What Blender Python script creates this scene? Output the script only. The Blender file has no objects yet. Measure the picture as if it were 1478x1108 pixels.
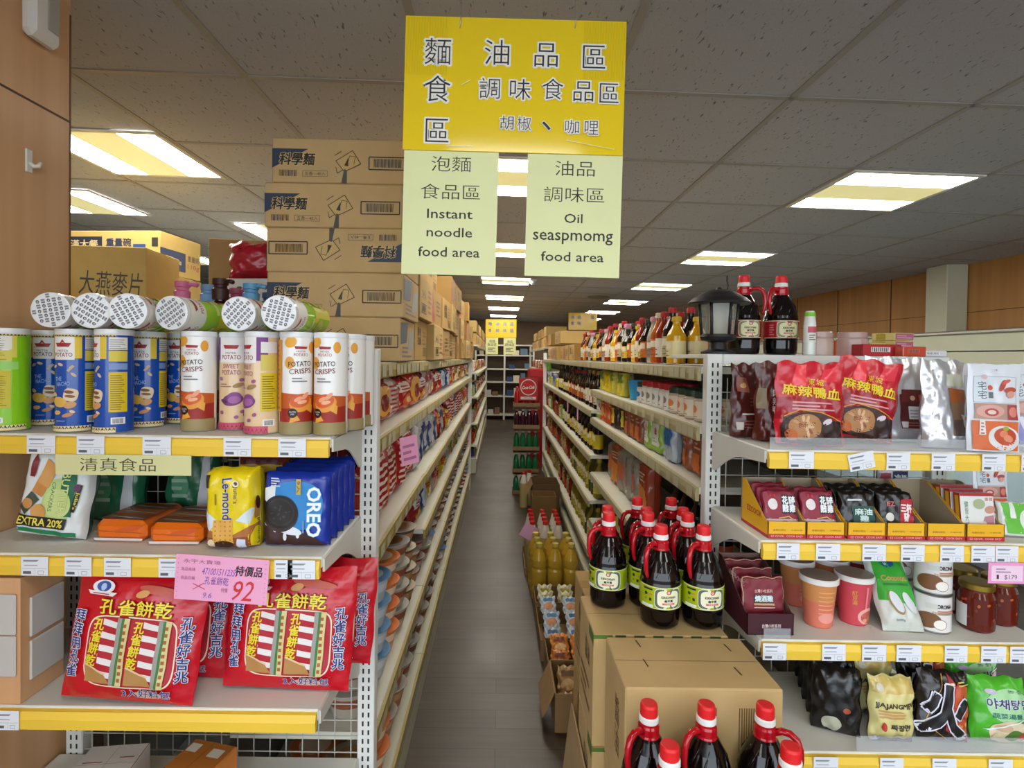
import bpy, math, random
from mathutils import Vector, Matrix, Euler
random.seed(11)
SC = bpy.context.scene
COL = SC.collection
PI = math.pi
# ---------------------------------------------------------------- camera, world, exposure
FPX, EYE = 780.0, 1.45
cam_d = bpy.data.cameras.new('camera')
cam = bpy.data.objects.new('camera', cam_d); COL.objects.link(cam)
cam_d.sensor_width = 36.0; cam_d.lens = FPX/1478*36
cam_d.shift_x = 17/1478; cam_d.shift_y = -28.1/1478
cam_d.clip_start = .05
PITCH, ROLL = math.radians(.8), .0135
cam.matrix_world = Matrix.Translation((0, 0, EYE)) @ Matrix.Rotation(PI/2-PITCH, 4, 'X') @ Matrix.Rotation(ROLL, 4, 'Z')
SC.camera = cam
CM3 = cam.matrix_world.to_3x3()
w = bpy.data.worlds.new('world'); SC.world = w; w.use_nodes = True
bg = w.node_tree.nodes['Background']
bg.inputs[0].default_value = (.80, .90, 1.0, 1); bg.inputs[1].default_value = 2.5     # daylight through the open shopfront behind the viewer
LAMP_E = 15.0
SC.view_settings.view_transform = 'Standard'; SC.view_settings.look = 'None'
SC.view_settings.gamma = 1; SC.view_settings.use_curve_mapping = False
SC.view_settings.exposure = 0.78

def ray(px, py):
    return CM3 @ Vector(((px-722)/FPX, -(py-525.9)/FPX, -1))
def at(px, py, Y):                      # point of the place seen at a pixel, Y metres in
    d = ray(px, py); p = d*(Y/d.y); p.z += EYE; return p
def on(px, py, z):                      # point seen at a pixel on the level z
    d = ray(px, py); t = (z-EYE)/d.z; p = d*t; p.z = z; return p

# ---------------------------------------------------------------- materials
_M = {}
def lin(h):
    o = []
    for i in (0, 2, 4):
        c = int(h[i:i+2], 16)/255
        o.append(c/12.92 if c <= .04045 else ((c+.055)/1.055)**2.4)
    return (*o, 1)
def mat(key):
    """'rrggbb/k' : k = '' satin, g glossy film, s smooth gloss, m metal, c card, p paper, t clear film, e.. emission strength"""
    if key in _M: return _M[key]
    h, _, k = key.partition('/')
    m = bpy.data.materials.new('finish_'+key.replace('/', '_')); m.use_nodes = True
    nt = m.node_tree; b = nt.nodes['Principled BSDF']; I = b.inputs
    col = lin(h)
    I['Base Color'].default_value = col
    I['Roughness'].default_value = {'': .5, 'g': .27, 's': .12, 'm': .32, 'c': .85, 'p': .7, 't': .06}.get(k[:1], .5)
    def noise(scale, detail=2):
        tc = nt.nodes.new('ShaderNodeTexCoord'); n = nt.nodes.new('ShaderNodeTexNoise')
        n.inputs['Scale'].default_value = scale; n.inputs['Detail'].default_value = detail
        nt.links.new(tc.outputs['Object'], n.inputs['Vector']); return n
    def vary(n, lo, hi):
        r = nt.nodes.new('ShaderNodeMapRange'); r.inputs['To Min'].default_value = lo; r.inputs['To Max'].default_value = hi
        nt.links.new(n.outputs['Fac'], r.inputs['Value'])
        x = nt.nodes.new('ShaderNodeVectorMath'); x.operation = 'SCALE'; x.inputs[0].default_value = col[:3]
        nt.links.new(r.outputs['Result'], x.inputs['Scale']); nt.links.new(x.outputs['Vector'], I['Base Color'])
    if k == 'f':
        n = noise(30, 1.5); bp = nt.nodes.new('ShaderNodeBump'); bp.inputs['Strength'].default_value = .45; bp.inputs['Distance'].default_value = .02
        nt.links.new(n.outputs['Fac'], bp.inputs['Height']); nt.links.new(bp.outputs['Normal'], I['Normal']); I['Metallic'].default_value = .65; I['Roughness'].default_value = .3
    if k == 'm': I['Metallic'].default_value = .85
    if k == 'g':
        n = noise(38, 1.5); bp = nt.nodes.new('ShaderNodeBump'); bp.inputs['Strength'].default_value = .22; bp.inputs['Distance'].default_value = .012
        nt.links.new(n.outputs['Fac'], bp.inputs['Height']); nt.links.new(bp.outputs['Normal'], I['Normal'])
        I['Specular IOR Level'].default_value = .6
    if k == 'c': vary(noise(14, 4), .86, 1.1)
    if k in ('', 'p'): vary(noise(9, 2), .94, 1.05)
    if k[:1] == 't': I['Alpha'].default_value = float(k[1:] or 30)/100
    if k[:1] == 'e':
        I['Emission Color'].default_value = col; I['Emission Strength'].default_value = float(k[1:]); I['Base Color'].default_value = (.8, .8, .8, 1)
    _M[key] = m; return m

# ---------------------------------------------------------------- text outlines
_T = {}
def text2d(body, bold=0):
    k = (body, bold)
    if k in _T: return _T[k]
    c = bpy.data.curves.new('text', 'FONT'); c.body = body; c.resolution_u = 2; c.align_x = 'CENTER'; c.offset = bold
    c.space_line = 1.0
    o = bpy.data.objects.new('text', c)
    me = bpy.data.meshes.new_from_object(o)
    v = [(p.co.x, p.co.y) for p in me.vertices]; f = [tuple(q.vertices) for q in me.polygons]
    bpy.data.objects.remove(o); bpy.data.curves.remove(c); bpy.data.meshes.remove(me)
    # the unbold outline fixes the size, so an outline copy stays concentric
    bb = (min(a[0] for a in v), min(a[1] for a in v), max(a[0] for a in v), max(a[1] for a in v)) if bold == 0 else text2d(body, 0)[2]
    _T[k] = (v, f, bb); return _T[k]

# ---------------------------------------------------------------- mesh builder
class MB:
    def __init__(s): s.v = []; s.f = []; s.m = []; s.sm = []; s.mats = []
    def mi(s, k):
        if k not in s.mats: s.mats.append(k)
        return s.mats.index(k)
    def add(s, vs, fs, m, smooth=False):
        o = len(s.v); s.v += [tuple(a) for a in vs]; i = s.mi(m)
        for q in fs: s.f.append(tuple(a+o for a in q)); s.m.append(i); s.sm.append(smooth)
        return s
    def box(s, x0, x1, y0, y1, z0, z1, m, b=0):
        if x0 > x1: x0, x1 = x1, x0
        if y0 > y1: y0, y1 = y1, y0
        b = min(b, (x1-x0)/2.1, (y1-y0)/2.1, (z1-z0)/2.1)
        if b <= 0:
            vs = [(x, y, z) for z in (z0, z1) for y in (y0, y1) for x in (x0, x1)]
            return s.add(vs, [(0, 2, 3, 1), (4, 5, 7, 6), (0, 1, 5, 4), (2, 6, 7, 3), (0, 4, 6, 2), (1, 3, 7, 5)], m)
        X, Y, Z = (x0, x1), (y0, y1), (z0, z1); sg = (1, -1); vs = []; ix = {}
        for i in (0, 1):
            for j in (0, 1):
                for k in (0, 1):
                    for a in range(3):
                        p = [X[i]+sg[i]*b*(a != 0), Y[j]+sg[j]*b*(a != 1), Z[k]+sg[k]*b*(a != 2)]
                        ix[i, j, k, a] = len(vs); vs.append(p)
        fs = []
        def F(l):
            p = [Vector(vs[q]) for q in l]; n = (p[1]-p[0]).cross(p[2]-p[0]); c = sum(p, Vector())/len(p)-Vector(((x0+x1)/2, (y0+y1)/2, (z0+z1)/2))
            fs.append(tuple(l) if n.dot(c) > 0 else tuple(reversed(l)))
        q4 = ((0, 0), (1, 0), (1, 1), (0, 1))
        for e in (0, 1):
            F([ix[e, a, c, 0] for a, c in q4]); F([ix[a, e, c, 1] for a, c in q4]); F([ix[a, c, e, 2] for a, c in q4])
        for a in (0, 1):
            for c in (0, 1):
                F([ix[a, c, 0, 0], ix[a, c, 1, 0], ix[a, c, 1, 1], ix[a, c, 0, 1]])
                F([ix[a, 0, c, 0], ix[a, 1, c, 0], ix[a, 1, c, 2], ix[a, 0, c, 2]])
                F([ix[0, a, c, 1], ix[1, a, c, 1], ix[1, a, c, 2], ix[0, a, c, 2]])
                for d in (0, 1): F([ix[a, c, d, 0], ix[a, c, d, 1], ix[a, c, d, 2]])
        return s.add(vs, fs, m)
    def lathe(s, prof, m, seg=24, cx=0, cy=0, sx=1, sy=1, smooth=True):
        """prof: list of (r, z[, mat]) from the bottom up; the mat holds for the band above the point"""
        cur = m; n = len(prof)
        for a in range(n-1):
            if len(prof[a]) > 2: cur = prof[a][2]
            (r0, z0), (r1, z1) = prof[a][:2], prof[a+1][:2]
            vs = []
            for r, z in ((r0, z0), (r1, z1)):
                for i in range(seg):
                    t = 2*PI*i/seg; vs.append((cx+sx*r*math.sin(t), cy-sy*r*math.cos(t), z))
            s.add(vs, [(i, (i+1) % seg, seg+(i+1) % seg, seg+i) for i in range(seg)], cur, smooth)
        for (p, fl, mm) in ((prof[0], True, prof[0][2] if len(prof[0]) > 2 else m), (prof[-1], False, cur)):
            if p[0] > 1e-5:
                vs = [(cx+sx*p[0]*math.sin(2*PI*i/seg), cy-sy*p[0]*math.cos(2*PI*i/seg), p[1]) for i in range(seg)]
                s.add(vs, [tuple(range(seg))[::-1] if fl else tuple(range(seg))], mm)
        return s
    def tube(s, pts, r, m, seg=8, flat=1.0):
        P = [Vector(p) for p in pts]; vs = []; n = len(P); up = Vector((0, 0, 1))
        prev = None
        for i in range(n):
            d = (P[min(i+1, n-1)]-P[max(i-1, 0)]).normalized()
            a = prev if prev is not None else (Vector((0, 1, 0)) if abs(d.y) < .9 else Vector((1, 0, 0)))
            a = (a-d*a.dot(d)).normalized(); b = d.cross(a); prev = a
            rr = r[i] if isinstance(r, (list, tuple)) else r
            for k in range(seg):
                t = 2*PI*k/seg; vs.append(P[i]+a*(rr*flat*math.cos(t))+b*(rr*math.sin(t)))
        fs = [(i*seg+k, i*seg+(k+1) % seg, (i+1)*seg+(k+1) % seg, (i+1)*seg+k) for i in range(n-1) for k in range(seg)]
        fs += [tuple(range(seg))[::-1], tuple(range((n-1)*seg, n*seg))]
        return s.add(vs, fs, m, True)
    def prism(s, poly, a0, a1, m, axis='x'):
        """poly in the plane across the axis, extruded from a0 to a1 along it"""
        def P(p, a): return (a, p[0], p[1]) if axis == 'x' else ((p[0], a, p[1]) if axis == 'y' else (p[0], p[1], a))
        n = len(poly); vs = [P(p, a0) for p in poly]+[P(p, a1) for p in poly]
        return s.add(vs, [tuple(range(n)), tuple(range(2*n-1, n-1, -1))]+[(i, n+i, n+(i+1) % n, (i+1) % n) for i in range(n)], m)
    def bag(s, w, h, d, m, kind='pillow', seed=0, wr=.0022, n=22, mback=None):
        S = bag_surface(w, h, d, kind, seed, wr)
        for sg, mm in ((1, m), (-1, mback or m)):
            vs = []
            for j in range(n+1):
                for i in range(n+1):
                    u = -1+2*i/n; u = math.copysign(1-(1-abs(u))**1.35, u)
                    v = j/n; x = u*w/2; z = v*h
                    p = S(x, z, 0)
                    vs.append((p[0], p[1]*sg, p[2]))
            fs = [(j*(n+1)+i, j*(n+1)+i+1, (j+1)*(n+1)+i+1, (j+1)*(n+1)+i) for j in range(n) for i in range(n)]
            if sg < 0: fs = [q[::-1] for q in fs]
            s.add(vs, fs, mm, True)
        return S
    def mesh(s, name):
        me = bpy.data.meshes.new(name); me.from_pydata(s.v, [], s.f)
        for k in s.mats: me.materials.append(mat(k) if isinstance(k, str) else k)
        me.polygons.foreach_set('material_index', s.m); me.polygons.foreach_set('use_smooth', s.sm)
        me.update(); return me
def bag_surface(w, h, d, kind='pillow', seed=0, wr=.0022):
    rn = random.Random(seed); ph = [rn.uniform(0, 6.28) for _ in range(8)]
    def S(x, z, off=0):
        u = max(-1, min(1, 2*x/w)); v = max(0, min(1, z/h)); q = 2*v-1
        if kind == 'pillow':
            f = (1-abs(u)**3)**.7*(1-min(1, abs(q)*1.02)**4)**.75 if abs(q) < .98 else 0
        elif kind == 'pouch':
            g = (1-v)**.75*(1.05 if v > .06 else .75+5*v); f = (1-abs(u)**3)**.8*g
        else:                                        # brick: boxy wrapper
            f = (1-abs(u)**10)**.5*(1-abs(q)**12)**.5
        e = (abs(u)**2+abs(q)**2)*.6+.25
        wv = wr*e*(math.sin(9*u+7*q+ph[0])+math.sin(-13*u+11*q+ph[1])*.7+math.sin(14*u+4*q+ph[2])*.5+math.sin(3*u-14*q+ph[3])*.4)
        ed = wr*.8*math.sin(14*v+ph[4])*abs(u)**6
        tz = wr*1.2*math.sin(8*u+ph[5])*v**8
        return (x+ed, -(max(0, d/2*f+wv*min(1, f*3)+.0006))-off, z+tz)
    return S
def plane_s(y): return lambda x, z, off=0: (x, y-off, z)
def right_s(xs): return lambda x, z, off=0: (xs+off, x, z)          # print on the +x side, x runs inwards
def left_s(xs): return lambda x, z, off=0: (xs-off, -x, z)
def top_s(zs): return lambda x, z, off=0: (x, z, zs+off)
def cyl_s(R, R2=None, H=1.0):
    def S(x, z, off=0):
        r = R+(((R2 or R)-R)*z/H)+off; t = x/R; return (r*math.sin(t), -r*math.cos(t), z)
    return S
class PR:
    """prints flat shapes onto a surface S of a mesh"""
    def __init__(s, mb, S, step=.00008, off=.0006, n=6, sub=0, cell=.007): s.mb, s.S, s.o, s.step, s.n, s.sub, s.cell = mb, S, off, step, n, sub, cell
    def up(s): s.o += s.step
    def quad(s, p, m, n=None, n2=None):
        n = n or s.n; n2 = n2 or n; vs = []
        if s.sub:                                            # cells fine enough to follow the bulge
            n = max(1, math.ceil(max(math.dist(p[0], p[1]), math.dist(p[3], p[2]))/s.cell)); n2 = max(1, math.ceil(max(math.dist(p[0], p[3]), math.dist(p[1], p[2]))/s.cell))
        for j in range(n2+1):
            b = j/n2
            for i in range(n+1):
                a = i/n
                x = (p[0][0]*(1-a)+p[1][0]*a)*(1-b)+(p[3][0]*(1-a)+p[2][0]*a)*b
                z = (p[0][1]*(1-a)+p[1][1]*a)*(1-b)+(p[3][1]*(1-a)+p[2][1]*a)*b
                vs.append(s.S(x, z, s.o))
        s.mb.add(vs, [(j*(n+1)+i, j*(n+1)+i+1, (j+1)*(n+1)+i+1, (j+1)*(n+1)+i) for j in range(n2) for i in range(n)], m, True)
        s.up(); return s
    def rect(s, x0, z0, x1, z1, m, n=None, n2=None): return s.quad([(x0, z0), (x1, z0), (x1, z1), (x0, z1)], m, n, n2)
    def ell(s, cx, cz, rx, rz, m, rot=0, seg=18, rings=3, k=2.0):
        if s.sub: rings = max(1, math.ceil(max(rx, rz)/s.cell)); seg = max(seg, min(56, math.ceil(6.3*max(rx, rz)/s.cell)))
        vs = [s.S(cx, cz, s.o)]; c, q = math.cos(rot), math.sin(rot)
        for r in range(1, rings+1):
            for i in range(seg):
                t = 2*PI*i/seg; ct, st = math.cos(t), math.sin(t)
                a = math.copysign(abs(ct)**(2/k), ct)*rx*r/rings; b = math.copysign(abs(st)**(2/k), st)*rz*r/rings
                vs.append(s.S(cx+a*c-b*q, cz+a*q+b*c, s.o))
        fs = [(0, 1+i, 1+(i+1) % seg) for i in range(seg)]
        for r in range(rings-1):
            o = 1+r*seg; fs += [(o+i, o+seg+i, o+seg+(i+1) % seg, o+(i+1) % seg) for i in range(seg)]
        s.mb.add(vs, fs, m, True); s.up(); return s
    def line(s, pts, wd, m):
        for (a, b) in zip(pts, pts[1:]):
            d = (b[0]-a[0], b[1]-a[1]); L = math.hypot(*d) or 1; nx, nz = -d[1]/L*wd/2, d[0]/L*wd/2
            s.quad([(a[0]-nx, a[1]-nz), (b[0]-nx, b[1]-nz), (b[0]+nx, b[1]+nz), (a[0]+nx, a[1]+nz)], m, 3, 1); s.o -= s.step
        s.up(); return s
    def frame(s, x0, z0, x1, z1, wd, m): return s.line([(x0, z0), (x1, z0), (x1, z1), (x0, z1), (x0, z0)], wd, m)
    def text(s, body, cx, cz, h, m, w=None, rot=0, bold=0, edge=None, ew=.05, skew=0, thin=0, thinc=None):
        v, f, bb = text2d(body, 0)
        sc = h/(bb[3]-bb[1]); sx = (w/(bb[2]-bb[0])) if w else sc
        mx, my = (bb[0]+bb[2])/2, (bb[1]+bb[3])/2; c, q = math.cos(rot), math.sin(rot)
        def L(a):
            x, z = (a[0]-mx)*sx, (a[1]-my)*sc; x += skew*z
            return (cx+x*c-z*q, cz+x*q+z*c)
        P = [L(a) for a in v]
        if edge: s.ribbon(P, f, ew*h*.8/max(1, body.count('\n')+1)*1.0, edge)
        if bold > 0: s.ribbon(P, f, bold*h*.8/max(1, body.count('\n')+1), m)
        if s.sub:                                            # finer triangles where the surface bulges
            P = list(P); g = []; st = list(f)
            while st:
                t = st.pop(); e = [(math.dist(P[t[k]], P[t[(k+1) % len(t)]]), k) for k in range(len(t))]; L_, k = max(e)
                if len(t) > 3: st += [(t[0], t[n], t[n+1]) for n in range(1, len(t)-1)]
                elif L_ > s.sub:
                    a, b, d = t[k], t[(k+1) % 3], t[(k+2) % 3]; P.append(((P[a][0]+P[b][0])/2, (P[a][1]+P[b][1])/2)); n = len(P)-1; st += [(a, n, d), (n, b, d)]
                else: g.append(t)
            f = g
        s.mb.add([s.S(x, z, s.o) for x, z in P], f, m, True); s.up()
        if thin: s.ribbon(P[:len(v)], text2d(body, 0)[1], thin*h/max(1, body.count('\n')+1), thinc or edge)
        return s
    def ribbon(s, P, f, hw, m):
        cnt = {}; n_ = 0
        for t in f:
            for k in range(len(t)):
                a, b = t[k], t[(k+1) % len(t)]; cnt[(min(a, b), max(a, b))] = cnt.get((min(a, b), max(a, b)), 0)+1
        vs, fs = [], []
        for (a, b), n in cnt.items():
            if n != 1: continue
            (x0, z0), (x1, z1) = P[a], P[b]; dx, dz = x1-x0, z1-z0; L = math.hypot(dx, dz)
            if L < 1e-7: continue
            dx, dz = dx/L, dz/L; e = hw*.55; o = len(vs)
            n_ += 1; lift = s.o+(n_ % 9)*.6e-5                # laid over one another like strokes, never coplanar
            c = max(1, math.ceil(L/s.sub)) if s.sub else 1
            for i in range(c+1):
                r = -e+(L+2*e)*i/c
                for k in (-1, 1): vs.append(s.S(x0+dx*r-dz*hw*k, z0+dz*r+dx*hw*k, lift))
            for i in range(c): fs.append((o+2*i, o+2*i+1, o+2*i+3, o+2*i+2))
        s.mb.add(vs, fs, m, True); s.up()
    def zig(s, x0, x1, z0, z1, n, m):
        d = (x1-x0)/n
        for i in range(n):
            a = x0+i*d; vs = [s.S(a, z0, s.o), s.S(a+d, z0, s.o), s.S(a+d/2, z1, s.o)]; s.mb.add(vs, [(0, 1, 2)], m)
        s.up(); return s
    def bars(s, x0, z0, x1, z1, m, n=14, seed=1):
        rn = random.Random(seed); d = (x1-x0)/n
        for i in range(n):
            a = x0+i*d; s.quad([(a, z0), (a+d*rn.uniform(.3, .8), z0), (a+d*.5, z1), (a, z1)], m, 1, 1); s.o -= s.step
        s.up(); return s
    def lines(s, x0, z0, x1, z1, m, n=4, seed=2, fill=.45):
        rn = random.Random(seed); d = (z1-z0)/n
        for i in range(n):
            b = z0+i*d; s.quad([(x0, b), (x0+(x1-x0)*rn.uniform(.6, 1), b), (x0+(x1-x0)*rn.uniform(.6, 1), b+d*fill), (x0, b+d*fill)], m, 3, 1); s.o -= s.step
        s.up(); return s

# ---------------------------------------------------------------- objects
def obj(name, me, parent=None):
    if isinstance(me, MB): me = me.mesh(name)
    o = bpy.data.objects.new(name, me); COL.objects.link(o)
    if parent: o.parent = parent
    return o
def tag(o, label, cat, group=None):
    o['label'] = label; o['category'] = cat
    if group: o['group'] = group
    return o
def thing(name, label, cat, loc=(0, 0, 0), rot=(0, 0, 0), group=None):
    o = bpy.data.objects.new(name, None); COL.objects.link(o); o.empty_display_size = .05
    o.location = loc; o.rotation_euler = rot
    return tag(o, label, cat, group)
def struct(name, mb):
    o = obj(name, mb); o['kind'] = 'structure'; return o
class Kind:
    """a product: its parts are built once as meshes, then every instance gets objects of its own"""
    def __init__(s, name, cat, parts, size): s.name, s.cat, s.parts, s.size = name, cat, parts, size
    def low(s, R):                                         # lowest point once turned
        if not hasattr(s, 'pts'): s.pts = [v.co.copy() for p in s.parts for me in [p[1]]+[q[1] for q in p[2:]] for v in me.vertices]
        return min((R @ v).z for v in s.pts)
    def put(s, label, loc, rot=(0, 0, 0), group=None, scale=1):
        if not isinstance(rot, tuple): rot = (0, 0, rot)
        if rot[0] or rot[1]:
            if abs(abs(rot[0])-PI/2) > .2 and abs(abs(rot[1])-PI) > .2: loc = (loc[0], loc[1], loc[2]-s.low(Euler(rot).to_matrix()))
        if len(s.parts) == 1 and len(s.parts[0]) == 2:
            o = obj(s.name, s.parts[0][1]); o.location = loc; o.rotation_euler = rot; tag(o, label, s.cat, group)
        else:
            o = thing(s.name, label, s.cat, loc, rot, group)
            for p in s.parts:
                c = obj(p[0], p[1], o)
                for q in p[2:]: obj(q[0], q[1], c)
        if scale != 1: o.scale = (scale,)*3 if not isinstance(scale, tuple) else scale
        return o
def K(name, cat, size, *parts):
    return Kind(name, cat, [tuple([p[0], p[1].mesh(p[0]) if isinstance(p[1], MB) else p[1]]+[(q[0], q[1].mesh(q[0])) for q in p[2:]]) for p in parts], size)
ORD = 'first second third fourth fifth sixth seventh eighth ninth tenth eleventh twelfth thirteenth fourteenth fifteenth sixteenth seventeenth eighteenth nineteenth twentieth'.split()
def nth(i): return ORD[i] if i < 20 else ('twenty-'+ORD[i-20] if i < 29 else str(i+1)+'th')
# ---------------------------------------------------------------- the setting
H0, SAG = 2.35, .025
def cz(x): return H0-SAG*x                     # the hung ceiling sags a little to one side
T = .605; X0, Y0 = .353, 1.81
def nodes(m): return m.node_tree.nodes, m.node_tree.links
def tile_mat():
    m = bpy.data.materials.new('fissured_tile'); m.use_nodes = True; n, l = nodes(m); b = n['Principled BSDF']
    b.inputs['Roughness'].default_value = .95
    tc = n.new('ShaderNodeTexCoord'); mp = n.new('ShaderNodeMapping'); mp.inputs['Scale'].default_value = (120, 34, 1)
    l.new(tc.outputs['Object'], mp.inputs[0])
    a = n.new('ShaderNodeTexNoise'); a.inputs['Scale'].default_value = 1.0; a.inputs['Detail'].default_value = 1.2; a.inputs['Distortion'].default_value = .5
    l.new(mp.outputs[0], a.inputs['Vector'])
    r = n.new('ShaderNodeValToRGB'); r.color_ramp.elements[0].position = .26; r.color_ramp.elements[1].position = .34
    r.color_ramp.elements[0].color = lin('787472'); r.color_ramp.elements[1].color = lin('b9babf')
    l.new(a.outputs['Fac'], r.inputs[0])
    d = n.new('ShaderNodeTexNoise'); d.inputs['Scale'].default_value = 240
    l.new(tc.outputs['Object'], d.inputs['Vector'])
    mr = n.new('ShaderNodeMapRange'); mr.inputs['To Min'].default_value = .82; mr.inputs['To Max'].default_value = 1.12; l.new(d.outputs['Fac'], mr.inputs['Value'])
    x = n.new('ShaderNodeVectorMath'); x.operation = 'SCALE'; l.new(r.outputs[0], x.inputs[0]); l.new(mr.outputs[0], x.inputs['Scale'])
    l.new(x.outputs[0], b.inputs['Base Color']); return m
def wood_mat(name, c0, c1, scale=(30, 30, 1.2), rough=.42):
    m = bpy.data.materials.new(name); m.use_nodes = True; n, l = nodes(m); b = n['Principled BSDF']; b.inputs['Roughness'].default_value = rough
    tc = n.new('ShaderNodeTexCoord'); mp = n.new('ShaderNodeMapping'); mp.inputs['Scale'].default_value = scale; l.new(tc.outputs['Object'], mp.inputs[0])
    a = n.new('ShaderNodeTexNoise'); a.inputs['Scale'].default_value = 1; a.inputs['Detail'].default_value = 5; l.new(mp.outputs[0], a.inputs['Vector'])
    r = n.new('ShaderNodeValToRGB'); r.color_ramp.elements[0].position = .3; r.color_ramp.elements[1].position = .7
    r.color_ramp.elements[0].color = lin(c0); r.color_ramp.elements[1].color = lin(c1); l.new(a.outputs['Fac'], r.inputs[0]); l.new(r.outputs[0], b.inputs['Base Color'])
    return m
def floor_mat():
    m = bpy.data.materials.new('worn_vinyl_plank'); m.use_nodes = True; n, l = nodes(m); b = n['Principled BSDF']
    tc = n.new('ShaderNodeTexCoord'); br = n.new('ShaderNodeTexBrick'); l.new(tc.outputs['Object'], br.inputs['Vector'])
    br.inputs['Scale'].default_value = 1; br.inputs['Brick Width'].default_value = .9; br.inputs['Row Height'].default_value = .11
    br.inputs['Mortar Size'].default_value = .0022; br.inputs['Color1'].default_value = lin('4e4030'); br.inputs['Color2'].default_value = lin('3e3226'); br.inputs['Mortar'].default_value = lin('2e2822')
    mp = n.new('ShaderNodeMapping'); mp.inputs['Scale'].default_value = (2.2, 26, 1); l.new(tc.outputs['Object'], mp.inputs[0])
    a = n.new('ShaderNodeTexNoise'); a.inputs['Scale'].default_value = 1.6; a.inputs['Detail'].default_value = 6; l.new(mp.outputs[0], a.inputs['Vector'])
    g = n.new('ShaderNodeTexNoise'); g.inputs['Scale'].default_value = 3.2; g.inputs['Detail'].default_value = 5; l.new(tc.outputs['Object'], g.inputs['Vector'])
    mr = n.new('ShaderNodeMapRange'); mr.inputs['To Min'].default_value = .45; mr.inputs['To Max'].default_value = 1.35; l.new(a.outputs['Fac'], mr.inputs['Value'])
    m2 = n.new('ShaderNodeMapRange'); m2.inputs['To Min'].default_value = .7; m2.inputs['To Max'].default_value = 1.3; l.new(g.outputs['Fac'], m2.inputs['Value'])
    mu = n.new('ShaderNodeMath'); mu.operation = 'MULTIPLY'; l.new(mr.outputs[0], mu.inputs[0]); l.new(m2.outputs[0], mu.inputs[1])
    x = n.new('ShaderNodeVectorMath'); x.operation = 'SCALE'; l.new(br.outputs['Color'], x.inputs[0]); l.new(mu.outputs[0], x.inputs['Scale'])
    l.new(x.outputs[0], b.inputs['Base Color'])
    m3 = n.new('ShaderNodeMapRange'); m3.inputs['To Min'].default_value = .26; m3.inputs['To Max'].default_value = .5; l.new(g.outputs['Fac'], m3.inputs['Value']); l.new(m3.outputs[0], b.inputs['Roughness'])
    return m
XL, XR, YF, YB = -6.0, 3.8, -2.6, 13.6
struct('ground', MB().box(-20, 18, -16, YF-.01, -.12, -.03, '8a8782/c'))  # unseen outdoor slab, added to keep world light from below off the ceiling
struct('floor', MB().box(XL, XR, YF, YB, -.05, 0, floor_mat()))
mb = MB(); vs = [(x, y, cz(x)+dz) for dz in (0, .05) for y in (YF, YB) for x in (XL, XR)]
mb.add(vs, [(0, 2, 3, 1), (4, 5, 7, 6), (0, 1, 5, 4), (2, 6, 7, 3), (0, 4, 6, 2), (1, 3, 7, 5)], tile_mat()); struct('ceiling', mb)
mb = MB(); hw = .011
def strip(x0, x1, y0, y1):
    v = [(x, y, cz(x)-dz) for dz in (.004, .0005) for y in (y0, y1) for x in (x0, x1)]
    mb.add(v, [(0, 2, 3, 1), (0, 1, 5, 4), (2, 6, 7, 3), (0, 4, 6, 2), (1, 3, 7, 5)], 'a19d97')
for k in range(-11, 6):
    x = X0+k*T
    if XL < x < XR: strip(x-hw, x+hw, YF, YB)
for k in range(-7, 20):
    y = Y0+k*T
    if YF < y < YB: strip(XL, XR, y-hw, y+hw)
struct('trim_1', mb)
wallwood = wood_mat('wall_veneer', 'b07c42', 'c28c50', (14, 14, .8), .55)
mb = MB().box(XR, XR+.1, YF, YB, 0, 2.45, wallwood)
for k in range(0, 19):
    y = -2.2+k*.83; mb.box(XR-.004, XR, y, y+.008, 0, cz(XR)-.001, '3a2412')
mb.box(XR-.004, XR, YF, YB, 1.86, 1.865, '5a3a1c'); struct('wall_right', mb)
struct('wall_left', MB().box(XL-.1, XL, YF, YB, 0, 2.6, 'b9b09a'))
struct('wall_back', MB().box(XL, XR, YB, YB+.1, 0, 2.6, '8a6c46'))
# boxed-in steel column on the right wall
p = at(1345, 480, 4.55)
mb = MB().box(3.62, XR-.006, 4.40, 4.62, 0, cz(3.7)-.002, 'cfcdb4', .006); struct('pillar_right', mb)
# wood-faced pillar beside the left end display
CX, CY = -1.10, 1.381
colwood = wood_mat('pillar_veneer', 'cc9c6e', 'd9ac80', (22, 22, 1.0), .4)
mb = MB().box(-1.7, CX, .2, CY, 0, 2.40, colwood)
zs = at(50, 126, 1.2).z
mb.box(CX, CX+.0012, .2, CY, zs-.0025, zs+.0025, '4a2a14'); mb.box(CX-.002, CX+.001, CY-.004, CY+.001, 0, 2.3, '6a4424'); struct('pillar_left', mb)

LZ1, LZ2, LZ3, LZ4 = at(380, 630, 1.11).z, at(400, 803, 1.06).z, at(400, 1023, 1.045).z, .44
# things fixed to the pillar
def onface(px, py): d = ray(px, py); t = CX/d.x; q = d*t; q.z += EYE; return q
a, b = onface(25, 20), onface(70, 45)
w_ = thing('wall_box', 'white plastic wall box with grey front panel high on the wood pillar', 'wall box', (CX, (a.y+b.y)/2, a.z-.01))
hy = (b.y-a.y)/2; obj('housing', MB().box(0, .035, -hy, hy, -.03, .115, 'e4e0d8', .012), w_)
obj('front_panel', MB().box(.035, .038, -hy*.05, hy*.7, .0, .10, 'a9a69c', .001), w_)
a = onface(40, 232)
w_ = thing('adhesive_hook', 'small white plastic hook stuck on the bare wood pillar', 'hook', a)
obj('hook_plate', MB().box(.0, .005, -.009, .009, -.027, .027, 'e2dfd6', .002), w_)
obj('hook_prong', MB().tube([(.005, 0, -.004), (.012, .003, -.012), (.018, .008, -.01), (.02, .012, .0)], [.005, .005, .005, .004], 'e2dfd6'), w_)
k = 0
PX = -.93
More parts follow.
